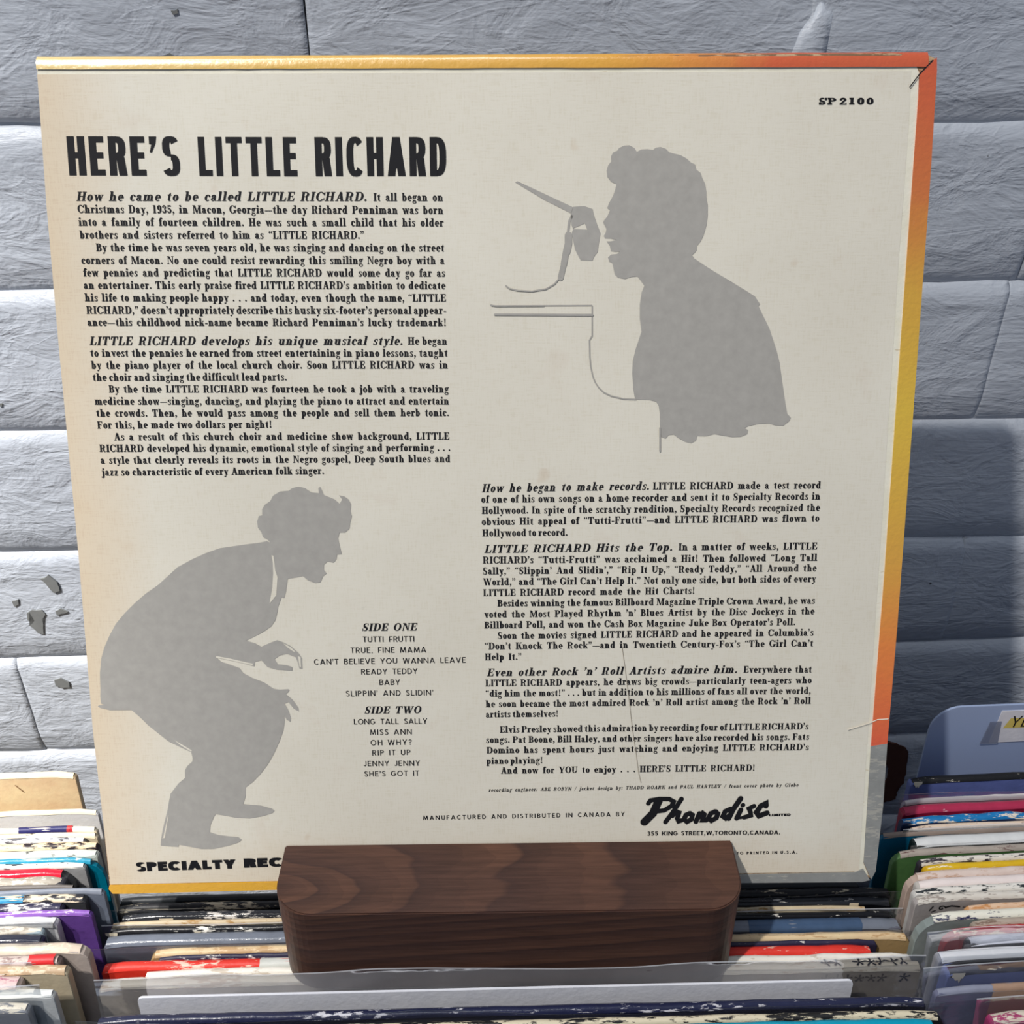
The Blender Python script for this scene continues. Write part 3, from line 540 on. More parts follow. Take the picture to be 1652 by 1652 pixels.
ROW_MIDDLE=[('M01',-0.1655,0.1584,0.30043,0.0120,0.2960,3.0),
('M02',-0.1655,0.1707,0.29671,0.0120,0.2960,3.4),
('M03',-0.1625,0.1692,0.29199,0.0120,0.2960,3.6),
('M04',-0.1655,0.1578,0.28764,0.0120,0.2960,2.2),
('M05',-0.1655,0.1677,0.28446,0.0120,0.2960,2.6),
('M06',-0.1655,0.1695,0.28150,0.0120,0.2960,5.4),
('M07',-0.1452,0.1720,0.27455,0.0120,0.2960,3.4),
('M08',-0.1412,0.1569,0.27085,0.0120,0.2960,2.0),
('M09',-0.1626,0.1536,0.26855,0.0120,0.2960,4.0),
('M10',-0.1445,0.1688,0.26425,0.0120,0.2960,3.0),
('M11',-0.1612,0.1713,0.26095,0.0120,0.2960,4.6),
('M12',-0.1526,0.1622,0.23733,0.0120,0.3075,3.6),
('M13',-0.1508,0.1658,0.22892,0.0120,0.3115,3.0),
('M14',-0.1485,0.1598,0.22453,0.0120,0.3135,4.0)]
CHIPS=[[(-0.2676,0.3277),(-0.2624,0.3302),(-0.2585,0.3253),(-0.2581,0.3191),(-0.2618,0.3174),(-0.2638,0.321)],[(-0.281,0.3033),(-0.2776,0.3055),(-0.2718,0.3054),(-0.2703,0.3022),(-0.2734,0.2986),(-0.2741,0.2921),(-0.2748,0.2874),(-0.2779,0.2885),(-0.2817,0.2941),(-0.2779,0.2978),(-0.2819,0.2978)],[(-0.264,0.3043),(-0.2607,0.3061),(-0.2568,0.3037),(-0.2608,0.3024),(-0.2636,0.3011)],[(-0.2767,0.2517),(-0.2726,0.2531),(-0.268,0.2495),(-0.2685,0.2455),(-0.2736,0.2451),(-0.2767,0.2467)],[(-0.2876,0.3121),(-0.2836,0.3134),(-0.2842,0.3098),(-0.2871,0.308)],[(-0.2624,0.4398),(-0.2608,0.4398),(-0.2615,0.438),(-0.2628,0.438)],[(-0.1483,0.6077),(-0.1448,0.609),(-0.1434,0.6077),(-0.1462,0.607)],[(-0.1414,0.6259),(-0.1383,0.6266),(-0.1383,0.6249),(-0.1406,0.6242)],[(0.2597,0.1841),(0.2692,0.1805),(0.2744,0.1753),(0.2758,0.1621),(0.2773,0.1463),(0.2728,0.1428),(0.2743,0.1308),(0.2662,0.1274),(0.2541,0.1826)]]
# ---------------------------------------------------------------- painted brick wall and counter
def paint_mat():
    g = NT('grey_white_wall_paint'); co = g.coords(kind='Object')
    tc = g.add('NewGeometry'); pos = tc.outputs['Position']
    def mp(sc):
        m = g.add('Mapping', {0: pos}); m.inputs['Scale'].default_value = sc; return m.outputs[0]
    broad = g.noise(mp((1, 1, 1)), 9, 4)
    col = g.mix(g.ramp(broad, [(.3, GREY(0)), (.7, GREY(1))]), lin((168, 174, 184)), lin((180, 186, 195)))
    dirt = g.noise(mp((1, 1, 2.2)), 34, 6, .7)
    col = g.mix(g.ramp(dirt, [(.66, GREY(0)), (.74, GREY(.45))]), col, lin((138, 138, 138)))
    specks = g.noise(mp((1, 1, 1)), 120, 2, .6)
    col = g.mix(g.ramp(specks, [(.765, GREY(0)), (.785, GREY(1))]), col, lin((92, 92, 94)))
    lumps = g.noise(mp((1, 1, 1.6)), 30, 4, .6, .8)
    brush = g.noise(mp((1, 1, 6)), 45, 4, .6, .6)
    grain = g.noise(mp((1, 1, 2)), 260, 3, .6)
    ridge = g.ramp(g.noise(mp((.8, 1, 3)), 16, 3, .55, 1.4), [(.46, GREY(0)), (.5, GREY(1)), (.54, GREY(0))])
    n = g.bump(lumps, .5, .0045)
    n = g.bump(ridge, .15, .0012, n)
    n = g.bump(brush, .3, .0016, n)
    n = g.bump(grain, .30, .0007, n)
    return g.finish(col, .46, n, .38)
M_PAINT = paint_mat()
WALL_YAW = .015
wall = empty('wall_back', (0, .5, 0), (0, 0, WALL_YAW)); tag(wall, kind='structure')
bm = box(bmesh.new(), -.95, .95, .0052, .10, -.02, 1.25)
new_obj('mortar', bm, M_PAINT, wall)
PITCH, LEN, JT = .0777, .2250, .0006
def brick_mesh(seed):
    q = random.Random(seed); bm = bmesh.new()
    w, h = LEN + .0014, PITCH - JT
    fx = (0, .012, .05, .2, .36, .52, .68, .84, .95, .988, 1); fz = (0, .05, .10, .16, .24, .45, .70, .86, .905, .94, .97, 1)
    nx, nz = len(fx) - 1, len(fz) - 1
    grid = {}
    for i in range(nx + 1):
        for k in range(nz + 1):
            x, z = -w / 2 + w * fx[i], h * fz[k]
            edge = (i in (0, nx)) or (k in (0, nz))
            y = noise.noise(Vector((x * 14 + seed * 7, z * 20, seed))) * .0008
            y += max(0, 1 - z / .017) ** 1.5 * .0036 + max(0, (z - h + .0075) / .0075) ** 1.6 * .0036 + max(0, 1 - (w / 2 - abs(x)) / .005) * .0007
            if edge: x += q.uniform(-.0004, .0004); z += noise.noise(Vector((x * 22, z * 9, seed * 2.3))) * .0022 + q.uniform(-.0004, .0004)
            grid[i, k] = bm.verts.new((x, y, z))
    for i in range(nx):
        for k in range(nz): bm.faces.new((grid[i, k], grid[i + 1, k], grid[i + 1, k + 1], grid[i, k + 1]))
    be = [e for e in bm.edges if e.is_boundary]
    r = bmesh.ops.extrude_edge_only(bm, edges=be)
    nv = [v for v in r['geom'] if isinstance(v, bmesh.types.BMVert)]
    cx, cz = 0, h / 2
    def skirt(v, up, dn, yu, yd):
        z = v.co.z
        if z > h * .955: v.co.z += up; v.co.y += yu
        elif z < h * .03: v.co.z -= dn; v.co.y += yd
        else: v.co.y += .0004; v.co.x *= 1.0015
    for v in nv: skirt(v, .0006, .0006, .0012, .0012)
    r = bmesh.ops.extrude_edge_only(bm, edges=[e for e in bm.edges if e.is_boundary])
    for v in [v for v in r['geom'] if isinstance(v, bmesh.types.BMVert)]:
        skirt(v, .0004, .0004, .0018, .0030)
    bmesh.ops.recalc_face_normals(bm, faces=bm.faces)
    if sum(f.normal.y for f in bm.faces) > 0: bmesh.ops.reverse_faces(bm, faces=bm.faces)
    me = bpy.data.meshes.new('brick'); bm.to_mesh(me); bm.free(); me.materials.append(M_PAINT)
    for p in me.polygons: p.use_smooth = True
    return me
BRICKS = [brick_mesh(s) for s in range(7)]
for row in range(-7, 8):
    z0 = .5743 + .0035 + row * PITCH - PITCH
    if z0 < -.01: continue
    off = {0: -.072, -1: .148 - .2250, -2: .035, -3: -.062}.get(row, (.1125 if row % 2 else 0) + .04)
    if row == 1: off = .1423 - .1125 - .0
    for i in range(-5, 6):
        x = off + i * LEN
        if abs(x) > .84: continue
        o = bpy.data.objects.new('brick', BRICKS[R.randrange(7)]); COL.objects.link(o); o.parent = wall
        o.location = (x + R.uniform(-.002, .002), R.uniform(-.0006, .0006), z0 + R.uniform(-.001, .001))
        o.rotation_euler = (R.uniform(-.006, .006), R.uniform(-.006, .006), R.uniform(-.003, .003))
M_BARE = flat_mat('bare_grey_masonry', (112, 114, 114), .9, .1)
M_BROWN = flat_mat('bare_brown_brick', (78, 52, 46), .9, .1)
for k, pts in enumerate(CHIPS):
    v = [Vector((a, b, 0)) for a, b in pts]
    for _ in range(3 if len(pts) > 8 and k == len(CHIPS) - 1 else 1):
        v = [p for a, b in zip(v, v[1:] + v[:1]) for p in (a, (a + b) / 2 + Vector((R.uniform(-1, 1), R.uniform(-1, 1), 0)) * (b - a).length * .13)]
    bm = bmesh.new()
    vs = [bm.verts.new((p.x, -.0008, p.y)) for p in v]; bm.faces.new(vs)
    bmesh.ops.triangulate(bm, faces=bm.faces)
    r = bmesh.ops.extrude_face_region(bm, geom=list(bm.faces))
    bmesh.ops.translate(bm, verts=[q for q in r['geom'] if isinstance(q, bmesh.types.BMVert)], vec=(0, .006, 0))
    bmesh.ops.recalc_face_normals(bm, faces=bm.faces)
    o = new_obj('bare_patch', bm, M_BROWN if k == len(CHIPS) - 1 else M_BARE, wall)
    tag(o, 'brown brick showing through the paint' if k == len(CHIPS) - 1 else 'grey masonry showing where the paint has flaked')
# plugged bolt hole in the wall above the tall sleeve
bm = bmesh.new(); bmesh.ops.create_uvsphere(bm, u_segments=14, v_segments=9, radius=1)
for v in bm.verts:
    q = noise.noise(v.co * 1.9) * .35
    v.co = Vector((v.co.x * .0085 * (1 + q) + .0035 * v.co.z, v.co.y * .0030 * (1 + q), v.co.z * .021 * (1 + q)))
o = new_obj('plaster_lump', bm, M_PAINT, wall, True); o.location = (.142, .0005, .606); tag(o, 'rough lump of filler painted over')
floor = tag(new_obj('floor', box(bmesh.new(), -.95, .95, -.35, .52, -.03, -.0004), flat_mat('dark_counter', (40, 38, 38), .7)), kind='structure')

# ---------------------------------------------------------------- the propped-up record sleeve
def paper_mat():
    g = NT('aged_cream_paper'); co = g.coords()
    m1 = g.noise(co, 14, 5, .6); m2 = g.noise(co, 60, 4, .6)
    col = g.mix(g.ramp(m1, [(.32, GREY(0)), (.70, GREY(1))]), lin((210, 204, 188)), lin((218, 213, 198)))
    col = g.mix(g.ramp(m2, [(.60, GREY(0)), (.78, GREY(.38))]), col, lin((202, 188, 170)))
    col = g.mix(g.ramp(g.noise(co, 150, 4, .7), [(.66, GREY(0)), (.76, GREY(.30))]), col, lin((182, 176, 162)))
    sx = g.add('SeparateXYZ', {0: g.coords()})
    # foxing along the open left side and the lower edge
    wob = g.noise(co, 30, 4)
    l = g.math('MULTIPLY_ADD', sx.outputs[0], -38.0); g.n[-1].inputs[2].default_value = -5.05
    l = g.math('ADD', l, g.math('MULTIPLY', wob, .55))
    b = g.math('MULTIPLY_ADD', sx.outputs[2], -34.0); g.n[-1].inputs[2].default_value = .42
    b = g.math('ADD', b, g.math('MULTIPLY', wob, .8))
    fox = g.math('MAXIMUM', g.math('MULTIPLY', l, .75, True), g.math('MULTIPLY', b, .7, True))
    col = g.mix(g.math('MULTIPLY', fox, .6, True), col, lin((202, 172, 134)))
    dots = g.noise(co, 75, 2, .5)
    col = g.mix(g.ramp(dots, [(.72, GREY(0)), (.80, GREY(.35))]), col, lin((186, 158, 130)))
    wx = g.noise(g.coords((60, 1, 6)), 30, 2); wz = g.noise(g.coords((6, 1, 60)), 30, 2)
    weave = g.math('ADD', wx, wz)
    col = g.mix(.07, col, g.ramp(weave, [(.75, GREY(.1)), (1.25, GREY(.9))]), 'OVERLAY')
    n = g.bump(weave, .10, .0003); n = g.bump(g.noise(co, 7, 2), .5, .003, n)
    return g.finish(col, .58, n, .22)
def flap_mat(name, axis, stops, wear=(226, 214, 190), rough=.30, line=None):
    """glossy printed flap whose ink runs from one colour to the next along its length"""
    g = NT(name); co = g.coords(); s = g.add('SeparateXYZ', {0: g.coords()})
    v = s.outputs[axis]; lo, hi = stops[0][0], stops[-1][0]
    t = g.math('MULTIPLY_ADD', v, 1 / (hi - lo)); g.n[-1].inputs[2].default_value = -lo / (hi - lo)
    t = g.math('ADD', t, g.math('MULTIPLY', g.math('SUBTRACT', g.noise(co, 60, 3), .5), .06))
    col = g.ramp(t, [((p - lo) / (hi - lo), lin(c)) for p, c in stops])
    f = g.noise(co, 240, 5, .7)
    col = g.mix(g.ramp(f, [(.70, GREY(0)), (.74, GREY(.8))]), col, lin(wear))
    n = g.bump(g.noise(co, 520, 3), .35, .0006)
    g.b.inputs['Coat Weight'].default_value = 1.0; g.b.inputs['Coat Roughness'].default_value = .22; g.b.inputs['Coat IOR'].default_value = 1.8
    return g.finish(col, rough, n, .5)
M_PAPER = paper_mat()
M_INK = flat_mat('black_ink', (19, 19, 23), .6, .25)
M_SIL = flat_mat('grey_ink', (163, 160, 154), .62, .2)
M_BOARD = card((176, 150, 118), (120, 92, 66), .6, .7)
M_MARGIN = card((224, 220, 202), (204, 192, 166), .15, .5)
M_TAPE = card((138, 139, 136), (160, 158, 150), .35, .6)
PH = 3.0 / 1000
album = empty('record_sleeve', SLEEVE_BASE, (-SLEEVE_LEAN, 0, 0))
tag(album, 'cream printed back of a record sleeve propped upright in the walnut block', 'record sleeve')
out_m = [(a / 1e4, b / 1e4) for a, b in OUTLINE]
new_obj('board', slab(out_m, .0002, .0036, .0009, 2), M_BOARD, album, False)
def sheet(name, pts, y, mat, parent, depth=.0003):
    """thin sheet of card glued on at depth y"""
    bm = bmesh.new(); flat_polys(bm, tess(pts), y)
    bmesh.ops.remove_doubles(bm, verts=bm.verts, dist=1e-6); face_front(bm)
    r = bmesh.ops.extrude_edge_only(bm, edges=[e for e in bm.edges if e.is_boundary])
    bmesh.ops.translate(bm, verts=[v for v in r['geom'] if isinstance(v, bmesh.types.BMVert)], vec=(0, depth, 0))
    bmesh.ops.recalc_face_normals(bm, faces=bm.faces)
    if sum(f.normal.y * f.calc_area() for f in bm.faces) > 0: bmesh.ops.reverse_faces(bm, faces=bm.faces)
    return new_obj(name, bm, mat, parent)
panel = sheet('paper_panel', PANEL, 0, M_PAPER, album)
tag(panel, 'aged cream paper printed in black and grey')
ORANGE, RED, YEL, GOLD = (204, 92, 40), (214, 92, 42), (216, 170, 48), (226, 178, 44)
M_FT = flap_mat('printed_flap_top', 0, [(-.158, (228, 200, 130)), (-.06, (222, 176, 76)), (.04, (216, 158, 46)), (.085, (206, 120, 44)), (.10, (200, 86, 38)), (.156, (198, 84, 40))])
M_FR = flap_mat('printed_flap_right', 2, [(.055, (222, 84, 40)), (.10, (228, 128, 44)), (.135, (216, 160, 50)), (.19, (218, 180, 48)), (.235, (210, 160, 46)), (.27, (202, 110, 42)), (.315, (204, 84, 40))])
M_FB = flap_mat('printed_flap_bottom', 0, [(-.16, (222, 166, 44)), (.08, (230, 176, 30))])
def flap(name, pts, mat, label, y=-.00035):
    return tag(sheet(name, pts, y, mat, album, .0006), label)
flap('margin_strip', MARGIN, M_MARGIN, 'pale unprinted margin of the turned-over cover paper', .0001)
def flap_round(name, pts, mat, label, axis):
    """flap folded over the edge: outer rim rolls back around the board"""
    o = flap(name, pts, mat, label)
    return o
flap('turned_edge', FLAP_RIGHT, M_FR, 'orange and yellow edge folded over the right side')
flap('turned_edge', FLAP_BOTTOM, M_FB, 'yellow edge folded over the bottom')
flap('edge_tape', TAPE_RIGHT, M_TAPE, 'grey tape on the lower right edge', -.0004)
flap('edge_tape', TAPE_BOTTOM, M_TAPE, 'grey tape on the bottom edge', -.0004)
# the folded edges: the cover paper rolls over the rim of the board
def rolled(p, q, hp, hq, mat, label, up):
    """strip hp..hq wide that lies on the panel at its inner side and rolls back at the rim p-q"""
    P, Q = Vector((p[0], 0, p[1])), Vector((q[0], 0, q[1]))
    inn = Vector((0, 0, -1)) if up else Vector((-1, 0, 0))
    bm = bmesh.new(); rings = []; n = 60
    for i in range(n + 1):
        t = i / n; c = P.lerp(Q, t); w = hp + (hq - hp) * t; ring = []
        for k in range(9):
            a = k / 8
            d = w * (1 - a) ** 1.6                        # distance in from the rim
            y = -.00045 + .0022 * a ** 2.0 if k < 8 else .0042
            ring.append(bm.verts.new(c + inn * (d + R.uniform(-.00006, .00006)) + Vector((0, y + R.uniform(-.00005, .00005), 0))))
        rings.append(ring)
    for A_, B_ in zip(rings, rings[1:]):
        for k in range(8): bm.faces.new((A_[k], A_[k + 1], B_[k + 1], B_[k]))
    bmesh.ops.recalc_face_normals(bm, faces=bm.faces)
    if sum(f.normal.y for f in bm.faces) > 0: bmesh.ops.reverse_faces(bm, faces=bm.faces)
    return tag(new_obj('turned_edge', bm, mat, album, True), label)
T = lambda i: (OUTLINE[i][0] / 1e4, OUTLINE[i][1] / 1e4)
xl, xr = T(0)[0] + .0002, T(6)[0] - .0004
rolled((xl, T(1)[1] + .0011), (xr, T(6)[1] + .0013), .0046, .0054, M_FT, 'glossy yellow to orange edge folded over the top', True)
# worn corner of the fold and the slit where the two folds meet
slit = bmesh.new(); flat_polys(slit, ribbon([(OUTLINE[7][0] - 14, OUTLINE[7][1] - 10), (OUTLINE[8][0] - 60, OUTLINE[8][1] - 8), (OUTLINE[8][0] - 92, OUTLINE[8][1] - 52)], 4), -.0005); face_front(slit)
tag(new_obj('corner_slit', slit, M_INK, album), 'dark slit where the folded edges meet')
# --- print
PY = -.00012
def printed(name, polys, mat, label=None, y=PY, parent=None):
    bm = bmesh.new(); flat_polys(bm, polys, y, 3e-6 if mat is M_INK else (1e-5 if name == 'printed_drawing' else 0.0)); face_front(bm)
    o = new_obj(name, bm, mat, parent or panel)
    if label: tag(o, label)
    return o
printed('printed_silhouette', tess(SINGER), M_SIL, 'grey silhouette of a singing man')
printed('printed_silhouette', tess(MICROPHONE) + tess(MIC_ROD), M_SIL, 'grey silhouette of a microphone on a boom')
printed('printed_silhouette', tess(CROUCHING), M_SIL, 'grey silhouette of a crouching man in profile')
for s in SLITS: printed('paper_gap', tess(s), M_PAPER, None, PY - .00008)
printed('printed_drawing', [p for s, w in DRAWN for p in ribbon(s, w)], M_SIL, 'grey line drawing of a piano and cable')
NAMES = {0: 'printed_title', 6: 'printed_credit', 7: 'printed_track_list', 8: 'printed_address', 9: 'printed_company_name', 10: 'printed_number'}
blocks = {}
for blk, face, cap, text, a, b, c, d in PRINT:
    set_line(face, text, a / 1e4, b / 1e4, c / 1e4, d / 1e4, cap / 1000, blocks.setdefault(blk, []))
for blk, polys in blocks.items(): printed(NAMES.get(blk, 'printed_paragraph'), polys, M_INK)
printed('printed_wordmark', [p for s, w in SCRIPT for p in ribbon(s, w)], M_INK, 'heavy black brush script')
printed('crack', [p for s, w in CRACK for p in ribbon(s, w)], flat_mat('dark_crack', (150, 140, 124), .8), 'thin dark crack in the paper', PY - .0001)
printed('crease', [p for s, w in CREASE for p in ribbon(s, w)], flat_mat('white_crease', (236, 226, 206), .8), 'pale crease across the lower right edge', -.00055, album)

# ---------------------------------------------------------------- walnut block
def walnut():
    g = NT('oiled_walnut'); tc = g.add('TexCoord'); mp = g.add('Mapping', {0: tc.outputs['Object']})
    th = math.radians(5.0); mp.inputs['Rotation'].default_value = (0, th, 0)
    mp.inputs['Location'].default_value = (0, .004, -(.118 * math.sin(th) + .0200 * math.cos(th)))
    co = mp.outputs[0]
    warp = g.noise(g.add('Mapping', {0: co, 'Scale': (.30, 1, 1)}).outputs[0], 34, 3, .5)
    s = g.add('SeparateXYZ', {0: co})
    y2 = g.math('MULTIPLY', g.math('POWER', g.math('ABSOLUTE', s.outputs[1]), 2.0), .06); z2 = g.math('POWER', g.math('ABSOLUTE', s.outputs[2]), 2.0)
    rr = g.math('SQRT', g.math('ADD', y2, z2))
    rr = g.math('ADD', rr, g.math('MULTIPLY', warp, .0060))
    ph = g.math('MULTIPLY', g.math('LOGARITHM', g.math('MULTIPLY_ADD', rr, 620.0), 2.71828), 4.2); [n for n in g.n if n.type == 'MATH' and n.operation == 'MULTIPLY_ADD'][-1].inputs[2].default_value = 1.0
    ring = g.math('FRACT', ph)
    ring2 = g.math('FRACT', g.math('MULTIPLY', ph, 3.0))
    band = g.ramp(ring, [(0, GREY(.0)), (.12, GREY(.25)), (.75, GREY(.95)), (.93, GREY(1)), (1, GREY(0))])
    col = g.mix(band, lin((55, 36, 31)), lin((88, 59, 45)))
    col = g.mix(g.math('MULTIPLY', ring2, .22), col, lin((44, 27, 24)))
    broad = g.noise(g.add('Mapping', {0: co, 'Scale': (.35, 1, 1)}).outputs[0], 22, 3)
    col = g.mix(g.ramp(broad, [(.35, GREY(0)), (.68, GREY(.62))]), col, lin((64, 44, 40)))
    fib = g.noise(g.add('Mapping', {0: tc.outputs['Object'], 'Scale': (.05, 1, 1)}).outputs[0], 900, 3, .6)
    col = g.mix(.30, col, g.ramp(fib, [(.32, GREY(.12)), (.68, GREY(.88))]), 'OVERLAY')
    n = g.bump(fib, .12, .0004)
    return g.finish(col, .46, n, .32)
M_WALNUT = walnut()
def rounded_block(x0, x1, y0, y1, z0, z1, rf, rb):
    pts = []
    for cx, cy, r, a in ((x1, y0, rf, -90), (x1, y1, rb, 0), (x0, y1, rb, 90), (x0, y0, rf, 180)):
        ox = cx - r if cx == x1 else cx + r; oy = cy - r if cy == y1 else cy + r
        for i in range(11):
            t = math.radians(a + 9 * i); pts.append((ox + r * math.cos(t), oy + r * math.sin(t)))
    bm = bmesh.new(); f = bm.faces.new([bm.verts.new((a, b, z0)) for a, b in pts])
    r = bmesh.ops.extrude_face_region(bm, geom=[f])
    bmesh.ops.translate(bm, verts=[v for v in r['geom'] if isinstance(v, bmesh.types.BMVert)], vec=(0, 0, z1 - z0))
    bmesh.ops.recalc_face_normals(bm, faces=bm.faces)
    ed = [e for e in bm.edges if abs(e.verts[0].co.z - e.verts[1].co.z) < 1e-7]
    bmesh.ops.bevel(bm, geom=ed, offset=.0005, segments=2, affect='EDGES')
    return bm
BT, BB = .3416, .2965
block = new_obj('wooden_record_stand', rounded_block(-.0868, .0930, .2522, .3150, BB, BT, .0150, .0150), M_WALNUT)
def lean_y(z, d=0): return SLEEVE_BASE[1] + (z - SLEEVE_BASE[2]) * math.tan(SLEEVE_LEAN) + d
cut = bmesh.new()
zf = SLEEVE_BASE[2] - .0016
prof = [(lean_y(zf, -.0008), zf), (lean_y(.36, -.0008), .36), (lean_y(.36, .0050), .36), (lean_y(zf, .0050), zf)]
f = cut.faces.new([cut.verts.new((-.2, a, b)) for a, b in prof])
r = bmesh.ops.extrude_face_region(cut, geom=[f]); bmesh.ops.translate(cut, verts=[v for v in r['geom'] if isinstance(v, bmesh.types.BMVert)], vec=(.4, 0, 0))
bmesh.ops.recalc_face_normals(cut, faces=cut.faces)
cutter = new_obj('cutter', cut, M_WALNUT)
md = block.modifiers.new('slot', 'BOOLEAN'); md.operation = 'DIFFERENCE'; md.solver = 'EXACT'; md.object = cutter
dg = bpy.context.evaluated_depsgraph_get()
me = bpy.data.meshes.new_from_object(block.evaluated_get(dg)); block.modifiers.clear(); block.data = me
bpy.data.objects.remove(cutter)
me.transform(Matrix.Translation((-.003, -.27, -.32))); block.location = (.003, .27, .32)
tag(block, 'dark walnut block with rounded corners and a slot holding the cream record sleeve', 'record stand')

# ---------------------------------------------------------------- rows of record sleeves
M_FILM = film_mat('clear_polythene', .06, fog=.03)
M_FILM_GLOSS = film_mat('glossy_polythene', .20, fog=.03)
M_RIM = film_mat('polythene_rim', .12, (.9, .92, .94), .42)
M_FILM_THICK = film_mat('cloudy_polythene', .10, (.86, .88, .91), .10)
CREAM, TAN, GREYW, BLK, NAVY = (222, 208, 182), (196, 166, 128), (188, 180, 170), (26, 26, 30), (34, 38, 62)
def top_edge(W, H, th, r, mat, parent, seed, amp=.00022, name='top_edge'):
    """folded or worn upper edge of a sleeve: a half-round strip, a little crushed"""
    q = random.Random(seed); bm = bmesh.new(); rings = []
    x0, x1 = -W / 2 + r * .5, W / 2 - r * .5; n = 44
    for i in range(n + 1):
        x = x0 + (x1 - x0) * i / n; dz = q.uniform(-amp, amp); dy = q.uniform(-amp, amp) * .8
        e = min(i, n - i); fall = 0 if e > 1 else (-.0012 if e == 0 else -.0002)
        ring = []
        for k in range(6):
            a = math.pi * k / 5
            ring.append(bm.verts.new((x, -th / 2 - math.cos(a) * (th / 2 + .00018) + dy, H - .0018 + math.sin(a) * .0018 + dz * math.sin(a) + fall)))
        rings.append(ring)
    for A_, B_ in zip(rings, rings[1:]):
        for k in range(5): bm.faces.new((A_[k], A_[k + 1], B_[k + 1], B_[k]))
    bmesh.ops.recalc_face_normals(bm, faces=bm.faces)
    if sum(f.normal.z for f in bm.faces) < 0: bmesh.ops.reverse_faces(bm, faces=bm.faces)
    return new_obj(name, bm, mat, parent, True)
def band(W, H, th, x0, x1, mat, parent, name='spine_print', lift=.00012, drop=.004):
    """strip of print wrapping over the top edge between two distances from the sleeve's middle"""
    bm = bmesh.new(); rings = []; n = 10
    prof = [(-th - .0003, H - drop)] + [(-th / 2 - math.cos(math.pi * k / 6) * (th / 2 + .00018 + lift), H - .0018 + math.sin(math.pi * k / 6) * (.0018 + lift)) for k in range(6)]
    for i in range(n + 1):
        x = x0 + (x1 - x0) * i / n
        rings.append([bm.verts.new((x + R.uniform(-.0002, .0002), y, z)) for y, z in prof])
    for A_, B_ in zip(rings, rings[1:]):
        for k in range(len(prof) - 1): bm.faces.new((A_[k], A_[k + 1], B_[k + 1], B_[k]))
    bmesh.ops.recalc_face_normals(bm, faces=bm.faces)
    if sum(f.normal.z for f in bm.faces) < 0: bmesh.ops.reverse_faces(bm, faces=bm.faces)
    return new_obj(name, bm, mat, parent, True)
def flakes(W, H, th, spots, mat, parent, name='worn_patch'):
    """torn spots where the bare board shows on the edge and face; spots = (x, width, drop)"""
    for x, w, d in spots:
        bm = bmesh.new(); n = 9; top = []; low = []
        for i in range(n + 1):
            px = x - w / 2 + w * i / n
            top.append((px, H - .0004)); low.append((px, H - d * (.35 + .65 * math.sin(math.pi * (i + .3) / (n + .6))) * R.uniform(.6, 1.1)))
        for i in range(n):
            y = -th - .00045
            bm.faces.new([bm.verts.new((a, y, b)) for a, b in (low[i], low[i + 1], top[i + 1], top[i])])
        bmesh.ops.remove_doubles(bm, verts=bm.verts, dist=1e-6); face_front(bm)
        new_obj(name, bm, mat, parent)
def film(W, H, th, parent, seed, rise=.005, wide=.003, flare=.0015, mat=None, depth=.075, wave=.0012, front=True, back=True, back_off=.0, crease=0, name='polythene_bag'):
    """loose clear bag round a sleeve, open at the top with a wavy mouth"""
    bm = bmesh.new(); rim = bmesh.new(); nx, nz = (150, 90) if crease else (48, 12)
    for side in (([-1] if front else []) + ([1] if back else [])):
        g = {}
        for i in range(nx + 1):
            x = -W / 2 - wide + (W + 2 * wide) * i / nx
            zt = H + rise + wave * 2.0 * noise.noise(Vector((x * 15, seed * 3.1 + side, 0))) + wave * .35 * noise.noise(Vector((x * 40, seed, side)))
            for k in range(nz + 1):
                f = k / nz; z = zt - depth * (1 - f)
                wr = noise.noise(Vector((x * 30, z * 45, seed + side * 9.0)))
                y = (-th - .0007 if side < 0 else .0004 + back_off)
                y += side * (max(0, f - .62) / .38) ** 2 * flare * (1 + .8 * noise.noise(Vector((x * 20, 3, seed)))) + side * (.00018 + .00024 * abs(wr)) * (1 + f)
                if crease and side < 0:
                    for c in range(crease):
                        zc = H - .0030 - .0030 * c + .0022 * noise.noise(Vector((x * (14 + 5 * c), c * 5.0, seed)))
                        y -= .0016 * math.exp(-((z - zc) / .0008) ** 2) * (.35 + .65 * abs(noise.noise(Vector((x * 8, c + 2.0, seed)))) * 2)
                g[i, k] = bm.verts.new((x, y, z))
        for i in range(nx):
            a, b = g[i, nz].co, g[i + 1, nz].co
            rim.faces.new([rim.verts.new(v) for v in (a, b, b + Vector((0, side * .0002, .00045)), a + Vector((0, side * .0002, .00045)))])
        for i in range(nx):
            for k in range(nz):
                vs = (g[i, k], g[i + 1, k], g[i + 1, k + 1], g[i, k + 1])
                bm.faces.new(vs if side < 0 else vs[::-1])
    o = new_obj(name, bm, mat or M_FILM, parent, True)
    rm = new_obj('bag_rim', rim, M_RIM, o, True)
    return tag(o, 'clear plastic bag')
LEAN = math.radians(4.5)
